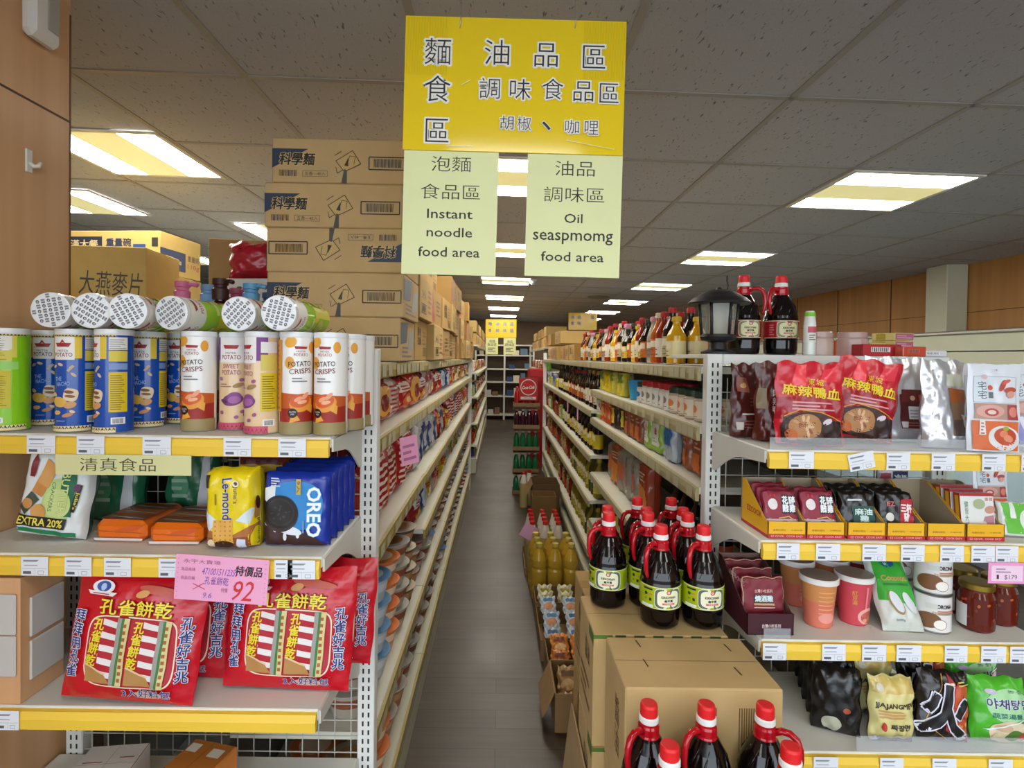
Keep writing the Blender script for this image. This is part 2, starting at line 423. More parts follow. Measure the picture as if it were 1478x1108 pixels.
tag(obj('wood_block', MB().box(CX+.008, PX, 1.048, 1.152, LZ3+.001, LZ2-.045, colwood)), 'brown wood block standing on the lower shelf between pillar and red bag', 'wood block')
for (x0, y0, x1, y1, nm) in ((0, 868, 20, 904, ''), (38, 848, 92, 906, ''), (0, 930, 20, 962, ''), (38, 908, 92, 966, '')):
    a = onface(max(x0, -4), (y0+y1)/2); b = onface(x1, (y0+y1)/2); fx = CX; hz = .040
    if x0 > 20: a = Vector((0, 1.064, 0)); b = Vector((0, 1.150, 0)); fx = PX
    if x0 < 20: a = Vector((0, 1.048, 0)); b = a
    z = at((x0+x1)/2, (y0+y1)/2, (a.y+b.y)/2).z
    lab = ['white rounded pad on the front of the wood block, upper one', 'white rounded pad on the side of the wood block by the red bag, upper one',
           'white rounded pad on the front of the wood block, lower one', 'white rounded pad on the side of the wood block by the red bag, lower one'][k]
    tag(obj('wall_pad', MB().box(fx+.0005, fx+.006, a.y+.001, b.y-.002, z-hz, z+hz, 'c4c0ba/p', .0028) if x0 > 20 else MB().box(-.995, PX-.006, 1.0425, 1.0476, z-hz, z+hz, 'c4c0ba/p', .0024)), lab, 'pad', 'rounded pads on the wood block'); k += 1

# ---------------------------------------------------------------- ceiling lamps
def lamp(x, y, along, label, e=1):
    t = thing('ceiling_lamp', label, 'lamp', (x+T/2, y+T/2, cz(x+T/2)), (0, math.atan(SAG), 0), 'square fluorescent ceiling lamps')
    f = MB(); o, i_ = .295, .275
    for (x0, x1, y0, y1) in ((-o, o, -o, -i_), (-o, o, i_, o), (-o, -i_, -i_, i_), (i_, o, -i_, i_)): f.box(x0, x1, y0, y1, -.011, -.0045, 'e8e4d8')
    obj('lamp_frame', f, t)
    for s in (-1, 1):
        u = (s*.11, s*i_) if s > 0 else (-i_, -.11)
        q = (-i_, i_, u[0], u[1]) if along == 'x' else (u[0], u[1], -i_, i_)
        obj('tube_diffuser', MB().box(q[0], q[1], q[2], q[3], -.009, -.005, 'fffaf0/e%.2f' % (LAMP_E*e)), t)
    q = (-i_, i_, -.11, .11) if along == 'x' else (-.11, .11, -i_, i_)
    obj('centre_diffuser', MB().box(q[0], q[1], q[2], q[3], -.009, -.005, 'dcd07c/e%.2f' % (LAMP_E*.028)), t)
for (j, lab) in ((1, 'seen between the two paper sheets of the big sign'), (4, 'second along the aisle'), (7, 'third along the aisle'), (10, 'fourth along the aisle'), (13, 'fifth along the aisle'), (16, 'sixth along the aisle')):
    lamp(X0-T, Y0+j*T, 'x', 'square ceiling lamp over the aisle, '+lab)
for (j, lab) in ((1, 'largest and first'), (4, 'second'), (7, 'third, above the black lantern'), (10, 'fourth'), (13, 'fifth'), (16, 'sixth')):
    lamp(X0+2*T, Y0+j*T, 'x', 'square yellowish ceiling lamp above the bottles, '+lab)
lamp(X0-4*T, 2.29, 'y', 'large square ceiling lamp beside the wood pillar with bright edge bands')
lamp(-3.05, 3.2, 'y', 'square ceiling lamp cut by the wood pillar, above the oat carton')
lamp(-1.97, 3.9, 'y', 'square ceiling lamp partly hidden behind the noodle carton stack')
lamp(-3.62, 5.4, 'y', 'small far ceiling lamp above the pump bottles')
for (x, y) in ((X0-T, -.4), (X0+2*T, -.4), (X0-4*T, -.1), (X0-T, -2.0), (X0+2*T, -2.0), (-2.6, -1.8)):
    lamp(x, y, 'x', 'square ceiling lamp overhead behind the viewer', .6)

# ---------------------------------------------------------------- racks and gondolas
WH, YE = 'dfe0da', 'f0c840'
def rail_mb(x0, x1, y, z, m=YE, h=.040):
    """label rail along x, in front of the board"""
    return MB().prism([(y, z-.004), (y-.008, z-.006), (y-.012, z-h*.5), (y-.010, z-h), (y, z-h+.002)][::-1], x0, x1, m, 'x')
def post_mb(x0, x1, y0, y1, z0, z1, slots='front'):
    mb = MB().box(x0, x1, y0, y1, z0, z1, WH, .002); p = PR(mb, plane_s(y0)); w = x1-x0; c = (x0+x1)/2
    z = z0+.03
    while z < z1-.02:
        for s in (-1, 1): p.rect(c+s*w*.17-.0022, z, c+s*w*.17+.0022, z+.0125, '1c1a18', 1, 1); p.o -= p.step
        z += .0222
    return mb
def grid_mb(x0, x1, y, z0, z1, step, m='b8b8b0', r=.0011):
    mb = MB(); x = x0+step*.4
    while x < x1: mb.box(x-r, x+r, y-r, y+r, z0, z1, m); x += step
    z = z0+step*.4
    while z < z1: mb.box(x0, x1, y-r*3, y-r, z-r, z+r, m); z += step
    return mb
def bracket_mb(x0, x1, yl, yp, z):
    L = yp-yl; pts = [(yl+.004, z-.004), (yp, z-.004), (yp, z-.105)]
    for i in range(7):
        t = i/6; pts.append((yp-.02-L*.62*t, z-.105+.068*math.sin(t*PI/2)))
    pts.append((yl+.004, z-.030))
    return MB().prism(pts[::-1], x0, x1, 'd6d6cc', 'x')
def end_rack(label, x0, x1, yp, levels, side, ztop, gridz, gs):
    t = thing('display_rack', label, 'display rack', ((x0+x1)/2, yp, 0))
    ox, oy = (x0+x1)/2, yp
    pw = .042
    for (a, b) in ((x0, x0+pw), (x1-pw, x1)): obj('upright', post_mb(a-ox, b-ox, 0, .035, 0, ztop), t)
    obj('back_mesh', grid_mb(x0+pw-ox, x1-pw-ox, .012, .1, gridz, gs), t)
    for (z, yl, xa, xb) in levels:
        sb = obj('shelf_board', MB().box(xa-ox, xb-ox, yl-oy, -.002, z-.022, z, 'e2e1d8', .002), t)
        obj('price_rail', rail_mb(xa-ox, xb-ox-.002, yl-oy, z), sb)
        if side == 'right': obj('bracket', bracket_mb(xb-ox, xb-ox+.004, yl-oy, -.0, z), sb)
        else: obj('bracket', bracket_mb(xa-ox-.004, xa-ox, yl-oy, -.0, z), sb)
    return t
# left end display
LP = 1.345
LL = [(LZ1, 1.11, -1.094, -.346), (LZ2, 1.06, -1.094, -.346), (LZ3, 1.045, -1.094, -.346), (LZ4, 1.02, -1.094, -.346)]
lx0 = -1.08
t = end_rack('white slotted steel end rack holding crisp tubes and biscuit packs', lx0, -.305, LP, LL, 'right', at(530, 503, LP).z, 1.25, .041)
# right end display
RP = 1.49
RX0 = .572
RZ1, RZ2, RZ3, RZ4 = at(1290, 651, 1.19).z, at(1290, 782, 1.21).z, at(1290, 925, 1.20).z, at(1290, 1086, 1.18).z
RL = [(RZ1, 1.19, .592, 1.235), (RZ2, 1.21, .592, 1.235), (RZ3, 1.20, .592, 1.235), (RZ4, 1.18, .592, 1.235)]
RTOP = at(1200, 513, RP).z
t = end_rack('white slotted steel end rack holding red food pouches and soup boxes', RX0, 1.24, RP, RL, 'left', RTOP, 1.40, .046)
ox = (RX0+1.24)/2
obj('top_shelf', MB().box(.60-ox, 1.225-ox, .012, .40, RTOP-.012, RTOP, 'd8d7ce', .001), t)
obj('top_beam', MB().box(RX0+.042-ox, 1.24-.042-ox, -.004, .03, RTOP-.028, RTOP, WH, .002), t)
# clear plastic guards along the front edges
def guard(x0, x1, y, z, h, label):
    o = obj('plastic_guard', MB().box(x0, x1, y, y+.002, z, z+h, 'd8dee4/t22')); tag(o, label, 'shelf guard', 'clear guards along the end shelves')
guard(.60, 1.232, RL[0][1]+.004, RZ1+.0005, .026, 'clear plastic guard strip along the shelf of red duck pouches')
guard(.60, .66, RL[2][1]+.004, RZ3+.0005, .022, 'short clear plastic guard in front of the maroon soup box')
guard(.80, 1.232, RL[3][1]+.004, RZ4+.0005, .032, 'clear plastic guard strip along the shelf of noodle bags')

def bay(side, y0, y1, lv, label, xf, xb, rail, top=1.43, endpost=False, base=.185):
    sg = 1 if side == 'r' else -1                   # front faces the aisle at x = xf, back at xb
    t = thing('gondola_shelf', label, 'shelving', ((xf+xb)/2, y0, 0), (0, 0, 0), 'gondola bays along the aisle')
    ox = (xf+xb)/2
    def X(a): return a-ox
    L = y1-y0-.003
    lo, hi = sorted((X(xf+sg*.012), X(xb)))
    bd = obj('base_deck', MB().box(lo, hi, 0, L, 0, base, 'c8c5ae', .002), t)
    obj('back_panel', MB().box(X(xb)-.004, X(xb)+.004, 0, L, base, top, '5a564c'), t)
    for z in [base]+lv+[top]:
        sb = obj('shelf_board', MB().box(lo, hi, 0, L, z-.02, z, 'd2cfbe'), t) if z != base else bd
        mb = MB(); x = X(xf)
        pf = [(x+sg*.012, z-.002), (x+sg*.003, z-.004), (x, z-.02), (x+sg*.002, z-.04), (x+sg*.012, z-.04)]
        mb.prism(pf if sg > 0 else pf[::-1], 0, L, rail, 'y')
        p = PR(mb, (lambda a, zz, off=0: (x-sg*off, a, zz)), off=.0008)
        rn = random.Random(int(z*1000)+int(y0*77)); y = .02
        while y < L-.06:
            w = rn.choice((.045, .05)); p.quad([(y, z-.036), (y+w, z-.036), (y+w, z-.006), (y, z-.006)] if sg < 0 else [(y, z-.006), (y+w, z-.006), (y+w, z-.036), (y, z-.036)], 'b4ad8c/p', 1, 1); p.o -= p.step
            y += w+rn.choice((.004, .01, .03, .07))
        obj('price_rail', mb, sb)
    if endpost:
        a = X(xf+sg*.0); obj('upright', MB().box(min(a, a+sg*.04), max(a, a+sg*.04), L-.036, L-.001, 0, top+.08, WH, .002), t)
    return t
XLF, XRF = -.306, .558
LBAY = [1.385+.9*i for i in range(6)]
L1, L2 = [1.237, .955, .475], [1.237, .95, .715, .475]
for i in range(5):
    bay('l', LBAY[i], LBAY[i+1], L1 if i == 0 else L2, 'steel gondola shelving of noodle packs, %s section from the crisp tube end' % nth(i), XLF, -.69, 'a08c48', endpost=(i == 4))
RBAY = [1.53+.9*i for i in range(7)]
R1, R2 = [1.26, 1.088, .75, .465], [1.13, .85, .57, .26]
for i in range(6):
    bay('r', RBAY[i], RBAY[i+1], R1 if i < 2 else R2, 'steel gondola shelving of bottles and jars, %s section from the soup pouch end' % nth(i), XRF if i < 2 else XRF-.005, .90, 'a39a72', endpost=(i == 5), base=.185 if i < 2 else .1)
# other halves of the gondolas (face the neighbouring aisles)
for (xa, xb, y0, y1, lab) in ((-.70, -1.06, 1.385, 5.8, 'steel shelving backing the noodle gondola, mostly hidden behind it'), (.912, 1.23, 1.53, 6.9, 'steel shelving backing the bottle gondola, mostly hidden behind it'), (-1.52, -2.60, 1.95, 6.0, 'steel shelving in the neighbouring aisle under the oat cartons')):
    t = thing('gondola_shelf', lab, 'shelving', ((xa+xb)/2, y0, 0)); c = (xa+xb)/2; lo, hi = sorted((xa-c, xb-c))
    for z in (.15, .5, .85, 1.2, 1.43): obj('shelf_board', MB().box(lo, hi, 0, y1-y0, z-.03, z, 'c8c5b2'), t)
    obj('upright', MB().box(lo, lo+.03, y1-y0-.03, y1-y0, 0, 1.4, WH), t); obj('upright', MB().box(hi-.03, hi, y1-y0-.03, y1-y0, 0, 1.4, WH), t)
    obj('back_panel', MB().box(lo+.01, lo+.02, .05, y1-y0-.04, .15, 1.4, '6a675e'), t)

# tall wall refrigerator along the right wall
t = thing('wall_refrigerator', 'long cream wall refrigerator with chrome top rail below the wood wall', 'refrigerator', (3.42, .8, 0))
zt = at(1420, 475, 3.42/((1420-722)/780)).z
zm = zt-.155
obj('upper_panel', MB().box(0, .34, 0, 6.6, zm+.004, zt-.03, 'e0e2c6', .002), t)
obj('lower_panel', MB().box(.002, .34, 0, 6.6, zm-.26, zm-.004, 'e0e2c6', .002), t)
obj('chrome_rail', MB().box(-.02, .34, 0, 6.6, zt-.03, zt, 'd8d8d4/m', .008), t)
obj('cooled_interior', MB().box(.30, .34, 0, 6.6, .1, zm-.26, 'c6d6dc', 0), t)
g = obj('glass_front', MB().box(.0, .006, 0, 6.6, .3, zm-.262, 'cfe6ee/t18'), t)
obj('base_cabinet', MB().box(0, .30, 0, 6.6, .0, .3, '6d7276', .004), t)
obj('interior_light', MB().box(.04, .10, .05, 6.5, zm-.275, zm-.262, 'e4f6ff/e6'), t)
# ---------------------------------------------------------------- left end display: crisp tubes
TR, TH = .035, .217
def tube_kind(st):
    base = {'blue': '1c50ad/s', 'green': '8ed11f/s', 'crisp': 'f0efec/s', 'purple': 'e6c79c/s', 'lime': 'a6d63a/s'}[st]
    foot = {'blue': 'b89a3c', 'green': 'e8d27a', 'crisp': '9a8a5c', 'purple': 'c03a52', 'lime': 'd8c24a'}[st]
    mb = MB().lathe([(TR-.0015, 0, 'b9b9b4/m'), (TR, .003, base), (TR, .205)], base, 36)
    p = PR(mb, cyl_s(TR), .00007, .0004, 5, .005, .004)
    if st in ('blue', 'green'):
        p.rect(-.034, .155, .034, .2045, 'e9c93c' if st == 'blue' else 'ddd24a')
        p.rect(-.0215, .152, .0215, .2045, 'f2f1ee')
        p.text('MISTER', 0, .1705, .0045, '7a1c24', w=.022); p.text('POTATO', 0, .1625, .0085, '8c1c26', w=.036, bold=.02)
        p.quad([(-.012, .179), (.012, .179), (.016, .187), (-.016, .187)], 'a82c30'); p.zig(-.006, .006, .186, .195, 1, 'a82c30')
        if st == 'blue':
            for (x, z, r) in ((-.018, .138, .4), (-.004, .142, -.3), (.016, .136, .9), (.02, .121, -.8)): p.ell(x, z, .006, .003, 'dcbf9a', r, 10, 1)
            p.line([(.010, .128), (.02, .14)], .005, 'c7b39a')
            p.text('THE', -.008, .112, .0085, '8fb6ee', w=.014, rot=.08, bold=.02); p.text('NACHO', .001, .102, .0085, '8fb6ee', w=.026, rot=.08, bold=.02)
            p.ell(.015, .079, .0125, .0135, 'e6d3b4', -.2, 14, 2, 3); p.ell(.012, .085, .0085, .0035, '7c4c2c', -.1, 12, 1); p.ell(.014, .076, .009, .003, '8a5a36', -.1, 12, 1)
            p.ell(-.006, .064, .0155, .0105, 'e3b854', -.2, 16, 2); p.ell(.014, .058, .011, .007, 'd8a066', .3, 14, 2); p.ell(-.016, .08, .006, .004, 'e2c08c', -.6, 10, 1)
            p.ell(-.010, .042, .008, .0045, 'e0b060', .1, 12, 1); p.ell(.010, .037, .01, .004, 'c98f5c', .3, 12, 1); p.ell(.018, .044, .005, .003, 'e8cfae', -.4, 10, 1)
            p.lines(-.012, .024, .006, .027, '9db9e8', 1)
            # rear panel with the small print
            p.rect(.0385, .045, .070, .128, 'e0c321'); p.lines(.041, .05, .067, .124, '8a7a22', 16, 4); p.rect(.0385, .133, .07, .146, '7f9ccf'); p.rect(.0385, .15, .07, .172, 'dcc84a'); p.rect(.0385, .174, .07, .2, 'e4e2da'); p.lines(.04, .176, .068, .198, '9a9a9a', 5)
            p.rect(.042, .02, .066, .034, 'eeeeee'); p.bars(.045, .022, .063, .032, '333333')
        else:
            p.rect(-.026, .05, .024, .128, 'd3c21c'); p.lines(-.022, .054, .021, .124, '8f8420', 15, 6); p.rect(-.036, .130, .036, .146, '9fdc6a'); p.rect(-.026, .148, .026, .17, 'd9cf4a'); p.lines(-.02, .15, .018, .168, 'a89c30', 4)
            p.rect(-.026, .172, .026, .2, 'e6e4da'); p.lines(-.022, .174, .022, .198, 'a0a0a0', 5, 3); p.rect(-.018, .018, .012, .030, 'f2f2f2'); p.bars(-.015, .02, .009, .028, '2a2a2a')
        p.rect(-.05, .003, .05, .014, 'e9d6a0', 12, 1); p.zig(-.05, .05, .008, .014, 16, '241c14'); p.rect(-.05, .2005, .05, .2045, 'd8c060', 12, 1); p.zig(-.05, .05, .2005, .2045, 18, '2c241a')
    elif st == 'crisp':
        p.quad([(-.05, .02), (.05, .02), (.05, .082), (-.05, .090)], 'c65a22', 12); p.quad([(-.05, .02), (.05, .02), (.05, .062), (-.05, .055)], '9c2416', 12); p.rect(-.054, .003, .054, .028, foot, 12)
        p.ell(-.02, .195, .013, .011, 'eaa836', .5, 14, 2); p.ell(.026, .185, .008, .012, 'eaa43a', 0, 14, 2); p.ell(-.022, .152, .010, .013, 'e8a43c', 0, 14, 2)
        p.ell(.002, .0675, .024, .018, 'e89a38', .25, 18, 2); p.ell(0, .073, .021, .014, 'd9602c', .25, 18, 2); p.ell(-.004, .076, .009, .0045, 'f2a47c', .5, 12, 1); p.ell(.010, .083, .010, .0045, 'efa680', .8, 12, 1); p.ell(.004, .07, .010, .004, 'f4b48c', .2, 12, 1)
        p.quad([(.010, .055), (.026, .045), (.028, .062), (.02, .068)], 'e9a63c'); p.quad([(-.022, .026), (.0, .032), (-.006, .042), (-.018, .038)], 'e9a63c')
        p.ell(-.015, .047, .010, .010, '231812', 0, 14, 1); p.text('GLUTEN\nFREE', -.015, .047, .008, 'e9e2d8', w=.013)
        p.quad([(-.010, .181), (.012, .181), (.014, .186), (-.012, .187)], 'a5282c'); p.text('MISTER', .001, .176, .0035, '8c2a2e', w=.018); p.text('POTATO', .001, .169, .0065, 'a03034', w=.028)
        p.text('POTATO', -.001, .150, .0105, '3a1c18', w=.046, rot=.06, bold=.01); p.text('CRISPS', .0, .135, .0105, '7a2024', w=.044, rot=.08, bold=.01); p.lines(-.016, .112, .014, .124, '8a8a90', 2)
        p.rect(-.075, .05, -.04, .2, 'e0962a'); p.lines(-.07, .055, -.045, .195, 'b06a1a', 14)
    elif st == 'purple':
        p.rect(-.05, .155, .05, .2045, '7a3a8a', 12); p.rect(-.027, .15, .027, .2045, 'f2efec')
        p.quad([(-.013, .180), (.013, .180), (.017, .188), (-.017, .188)], 'a82c30'); p.text('MISTER', 0, .1705, .0045, '7a1c24', w=.022); p.text('POTATO', 0, .1615, .0095, '8c1c26', w=.04, bold=.02)
        p.text('SWEET', 0, .142, .010, 'b06a80', w=.034, bold=.02); p.text('POTATO', 0, .128, .010, 'b06a80', w=.04, bold=.02)
        p.lines(-.024, .096, .002, .106, '9c6a60', 2); p.ell(.016, .1, .012, .005, 'a8845c', .3, 12, 1)
        p.ell(.004, .068, .022, .013, '7a3f78', .2, 18, 2); p.ell(.008, .076, .014, .009, '8a4c8c', .1, 14, 2); p.ell(.008, .068, .013, .008, 'a968a8', .1, 14, 1); p.ell(-.014, .065, .008, .004, '5c2c58', -.3, 12, 1)
        for (x, z) in ((-.022, .114), (.022, .112), (-.02, .04), (.012, .03), (.024, .042)): p.ell(x, z, .005, .004, 'a05a8c', x*20, 10, 1)
        p.rect(-.05, .003, .05, .018, 'c9506a', 12, 1); p.zig(-.05, .05, .003, .014, 12, '8c2040')
        p.rect(.036, .05, .07, .13, 'dcc21e'); p.lines(.039, .054, .067, .126, '8c7c1c', 14); p.rect(.036, .135, .07, .168, 'd8c45c'); p.rect(.036, .172, .07, .195, 'e6e4e0'); p.rect(.040, .018, .064, .032, 'eeeeee'); p.bars(.043, .02, .061, .03, '333333')
    else:
        p.rect(-.105, .15, .105, .2045, 'f0efe8', 28)
        for u in (-.07, 0, .07):
            p.quad([(u-.012, .180), (u+.012, .180), (u+.017, .188), (u-.017, .189)], 'a83a28'); p.text('POTATO', u, .165, .010, 'a8303a', w=.038, bold=.02)
            p.rect(u-.02, .10, u+.02, .112, 'd4e88c'); p.ell(u, .06, .018, .02, 'c9cf5a', 0, 14, 2); p.ell(u+.02, .09, .009, .012, 'e2c13a', .4, 12, 2); p.ell(u-.018, .03, .01, .012, 'd8b848', .4, 12, 2)
            p.quad([(u+.022, .0), (u+.047, .0), (u+.047, .1), (u+.022, .1)], 'd9cf30')
    lid = MB().lathe([(TR+.0006, .2045), (TR+.0012, .2075), (TR+.0006, .2165), (TR-.003, .217)], 'e6e8ea/s' , 36)
    if st == 'lime':
        q = PR(lid, top_s(.217), off=.0003, n=1); rn = random.Random(5)
        for i in range(-3, 4):
            for j in range(-3, 4):
                x, y = i*.0098, j*.0098
                if math.hypot(x, y) < TR-.0055:
                    if (i+j) % 2: q.rect(x-.0035, y-.004, x+.0035, y+.004, '77777c', 1, 1); q.rect(x-.0035, y-.001, x+.0035, y+.001, 'c8c8cc', 1, 1); q.o -= 2*q.step
                    else: q.ell(x, y, .0032, .0038, '5c5c62', 0, 10, 1); q.ell(x, y-.0005, .0014, .0018, 'c8c8cc', 0, 8, 1); q.o -= 2*q.step
    return K('crisp_tube', 'crisp tube', (2*TR, 2*TR, TH), ('tube_body', mb), ('plastic_lid', lid))
TK = {k: tube_kind(k) for k in ('blue', 'green', 'crisp', 'purple', 'lime')}
tubes = []
for (px, py, k, r, lab) in (
    (14, 624, 'green', .1, 'lime green crisp tube with yellow rear panel standing against the wood pillar'),
    (46, 607, 'green', 1.2, 'lime green crisp tube tucked behind the one with the yellow panel'),
    (73, 615, 'blue', .25, 'blue crisp tube half hidden behind another blue one, yellow edge showing'),
    (109, 625, 'blue', 0, 'blue crisp tube, second front one from the wood pillar, with whole nacho picture'),
    (165, 627, 'blue', -.75, 'blue crisp tube turned so that its yellow small-print panel shows'),
    (213, 618, 'blue', .1, 'blue crisp tube next after the one with the yellow small-print panel'),
    (265, 612, 'blue', -.1, 'blue crisp tube set back, partly behind the first white potato crisps tube'),
    (287, 624, 'crisp', .05, 'white and red potato crisps tube between the blue tubes and the purple ones'),
    (341, 622, 'purple', .1, 'cream and purple sweet potato crisp tube showing its front'),
    (378, 628, 'purple', -.7, 'cream and purple sweet potato crisp tube turned to its yellow rear panel'),
    (428, 629, 'crisp', .55, 'white and red potato crisps tube turned, its orange side panel showing'),
    (478, 1.16, 'crisp', -.1, 'white and red potato crisps tube, last of the front row towards the post'),
    (505, 1.235, 'crisp', -.2, 'white and red potato crisps tube behind the last front one'),
    (519, 1.309, 'crisp', -.4, 'white and red potato crisps tube deepest at the slotted post')):
    if py < 9: p = Vector(((px-722)/FPX*(py-TR), py-TR, 0))
    else: p = on(px, py, LZ1)
    q = p.y+TR; p.x *= q/p.y; tubes.append((p.x, q)); TK[k].put(lab, (p.x, q, LZ1+.0005), r, 'upright crisp tubes on the top shelf')
n = 0; x = -1.02
while x < -.40:
    if all(math.hypot(x-a, 1.296-b) > .076 for a, b in tubes):
        TK[('blue', 'blue', 'crisp', 'purple', 'crisp', 'crisp')[n % 6]].put('crisp tube standing hidden in the rear row, %s from the wood pillar' % nth(n), (x, 1.296, LZ1+.0005), 0, 'rear row of crisp tubes'); tubes.append((x, 1.296)); n += 1
    x += .006
zt = LZ1+TH+TR+.002
for (px, py, Y, th, ro, lab) in (
    (73, 447, 1.10, -12, .2, 'lying green crisp tube with its patterned end nearest the wood pillar'),
    (131, 452, 1.10, -12, 1.0, 'lying green crisp tube, second patterned end from the wood pillar'),
    (184, 457, 1.10, -12, .5, 'lying green crisp tube, third patterned end from the wood pillar'),
    (247, 460, 1.135, 4, 2.2, 'lying green crisp tube turned well sideways so its lime body shows'),
    (344, 459, 1.13, 0, 2.4, 'lying green crisp tube above the sweet potato tubes'),
    (402, 455, 1.095, 0, 2.9, 'lying green crisp tube at the end of the row beside the noodle cartons')):
    p = at(px, py, Y); t = math.radians(th); z = zt
    TK['lime'].put(lab, (p.x+TH*math.sin(t), Y+TH*math.cos(t), z), tuple((Matrix.Rotation(-t, 3, 'Z') @ Matrix.Rotation(PI/2, 3, 'X') @ Matrix.Rotation(ro, 3, 'Z')).to_euler()), 'crisp tubes lying on the standing ones')
# ---------------------------------------------------------------- left end display: biscuits
def bagK(name, cat, w, h, d, m, draw, kind='pillow', seed=0, wr=.0022, extra=(), mback=None, bname='wrapper'):
    mb = MB(); S = mb.bag(w, h, d, m, kind, seed, wr, mback=mback); draw(PR(mb, S, .0002, .0005+.22*wr, 8, .005), w, h)
    if extra: return K(name, cat, (w, d, h), (bname, mb), *extra)
    return K(name, cat, (w, d, h), (name, mb))
def put_front(kd, px, py, z, label, rot=(0, 0, 0), group=None, dy=None, sc=1):
    p = on(px, py, z); d = kd.size[1]/2 if dy is None else dy
    if dy is not None or abs(kd.size[0]-kd.size[1]) < .004: p.x *= (p.y+d)/p.y
    return kd.put(label, (p.x, p.y+d, z+.0008), rot, group, sc)
NAVY, YT = '1d2a78', 'f2df3a'
def peacock(p, w, h):
    # window onto the packets inside
    x0, x1, z0, z1 = -.082, .088, .036, .172
    p.ell(.003, (z0+z1)/2, .087, .0705, 'f1e2c8', 0, 32, 4, 6); p.ell(.003, (z0+z1)/2, .0845, .068, 'b3182a', 0, 32, 4, 6)
    for c in (-.042, .038):
        for i in range(5):
            zc = .052+i*.025; p.quad([(c-.014, zc+.003), (c+.018, zc-.002), (c+.018, zc+.010), (c-.014, zc+.015)], 'e9e4e2', 4, 2); p.o -= p.step
        p.up()
        p.quad([(c-.038, .04), (c+.014, .04), (c+.004, .058), (c-.038, .074)], 'b98a50', 4); 
        p.quad([(c-.038, .074), (c+.004, .058), (c+.006, .061), (c-.037, .078)], 'e8c79a', 4, 1)
        p.text('孔\n雀\n餅\n乾', c-.024, .120, .092, 'eede2a', w=.020, bold=.03, rot=-.08)
    for c in (-.020, .060):
        p.quad([(c-.008, .038), (c+.0, .038), (c+.003, .172), (c-.005, .172)], '9c9c92', 3); p.quad([(c+.0, .038), (c+.005, .038), (c+.008, .172), (c+.003, .172)], '3e7a3a', 2); p.quad([(c+.005, .038), (c+.016, .038), (c+.018, .172), (c+.008, .172)], 'd9c98c', 3)
        for i in range(9): p.rect(c+.007, .046+i*.0135, c+.013, .053+i*.0135, 'a8602c', 1, 1); p.o -= p.step
        p.up()
    p.text('孔雀餅乾', .005, .193, .030, YT, w=.140, bold=.022, edge='5a1a10', ew=.05)
    p.text('拜\n拜\n用\n孔\n雀', -.105, .115, .130, NAVY, w=.0225, bold=.025, edge='ecebf4', ew=.075)
    p.text('孔\n雀\n好\n吉\n兆', .106, .115, .130, NAVY, w=.0225, bold=.025, edge='ecebf4', ew=.075)
    p.ell(.05, .024, .03, .008, 'd8a890', 0, 16, 1); p.text('3入好料包', .046, .0265, .0175, NAVY, w=.090, bold=.02, edge='f0eef4', ew=.055)
    p.ell(-.066, .229, .021, .013, 'e9e6ea', 0, 20, 2); p.ell(-.066, .230, .013, .010, '2c4a98', 0, 16, 1); p.ell(-.066, .229, .005, .007, 'a8c0e0', 0, 12, 1); p.quad([(-.09, .214), (-.042, .214), (-.036, .221), (-.096, .221)], 'e9e2e4', 6, 1); p.lines(-.084, .2155, -.05, .220, 'b02a3a', 1)
    p.ell(.05, .23, .045, .008, 'c05a4a', -.08, 18, 2); p.ell(.015, .222, .014, .007, 'd8a060', .3, 12, 1)
RB = bagK('biscuit_bag', 'biscuit bag', .258, .262, .05, 'c40f22/g', peacock, 'pillow', 3, .0022)
gz = 'red biscuit bags on the lower shelf'
put_front(RB, 184, 1030, LZ3, 'large red biscuit bag at the front, nearest the pillar pads', (-.14, .07, .0), gz, .025, (1, 1, .94))
put_front(RB, 240, 1000, LZ3, 'red biscuit bag standing just behind the front one by the pillar', (-.14, .05, 0), gz, .052, (1, 1, .94))
put_front(RB, 413, 1010, LZ3, 'large red biscuit bag with whole window below the pink price sign', (-.13, .035, .0), gz, .03, (1, 1, .94))
put_front(RB, 452, 985, LZ3, 'red biscuit bag right behind the one below the pink price sign', (-.13, .04, .0), gz, .072, (1, 1, .87))
put_front(RB, 458, 962, LZ3, 'red biscuit bag deepest by the slotted post', (-.10, .0, .0), gz, .096, (1, 1, .73))

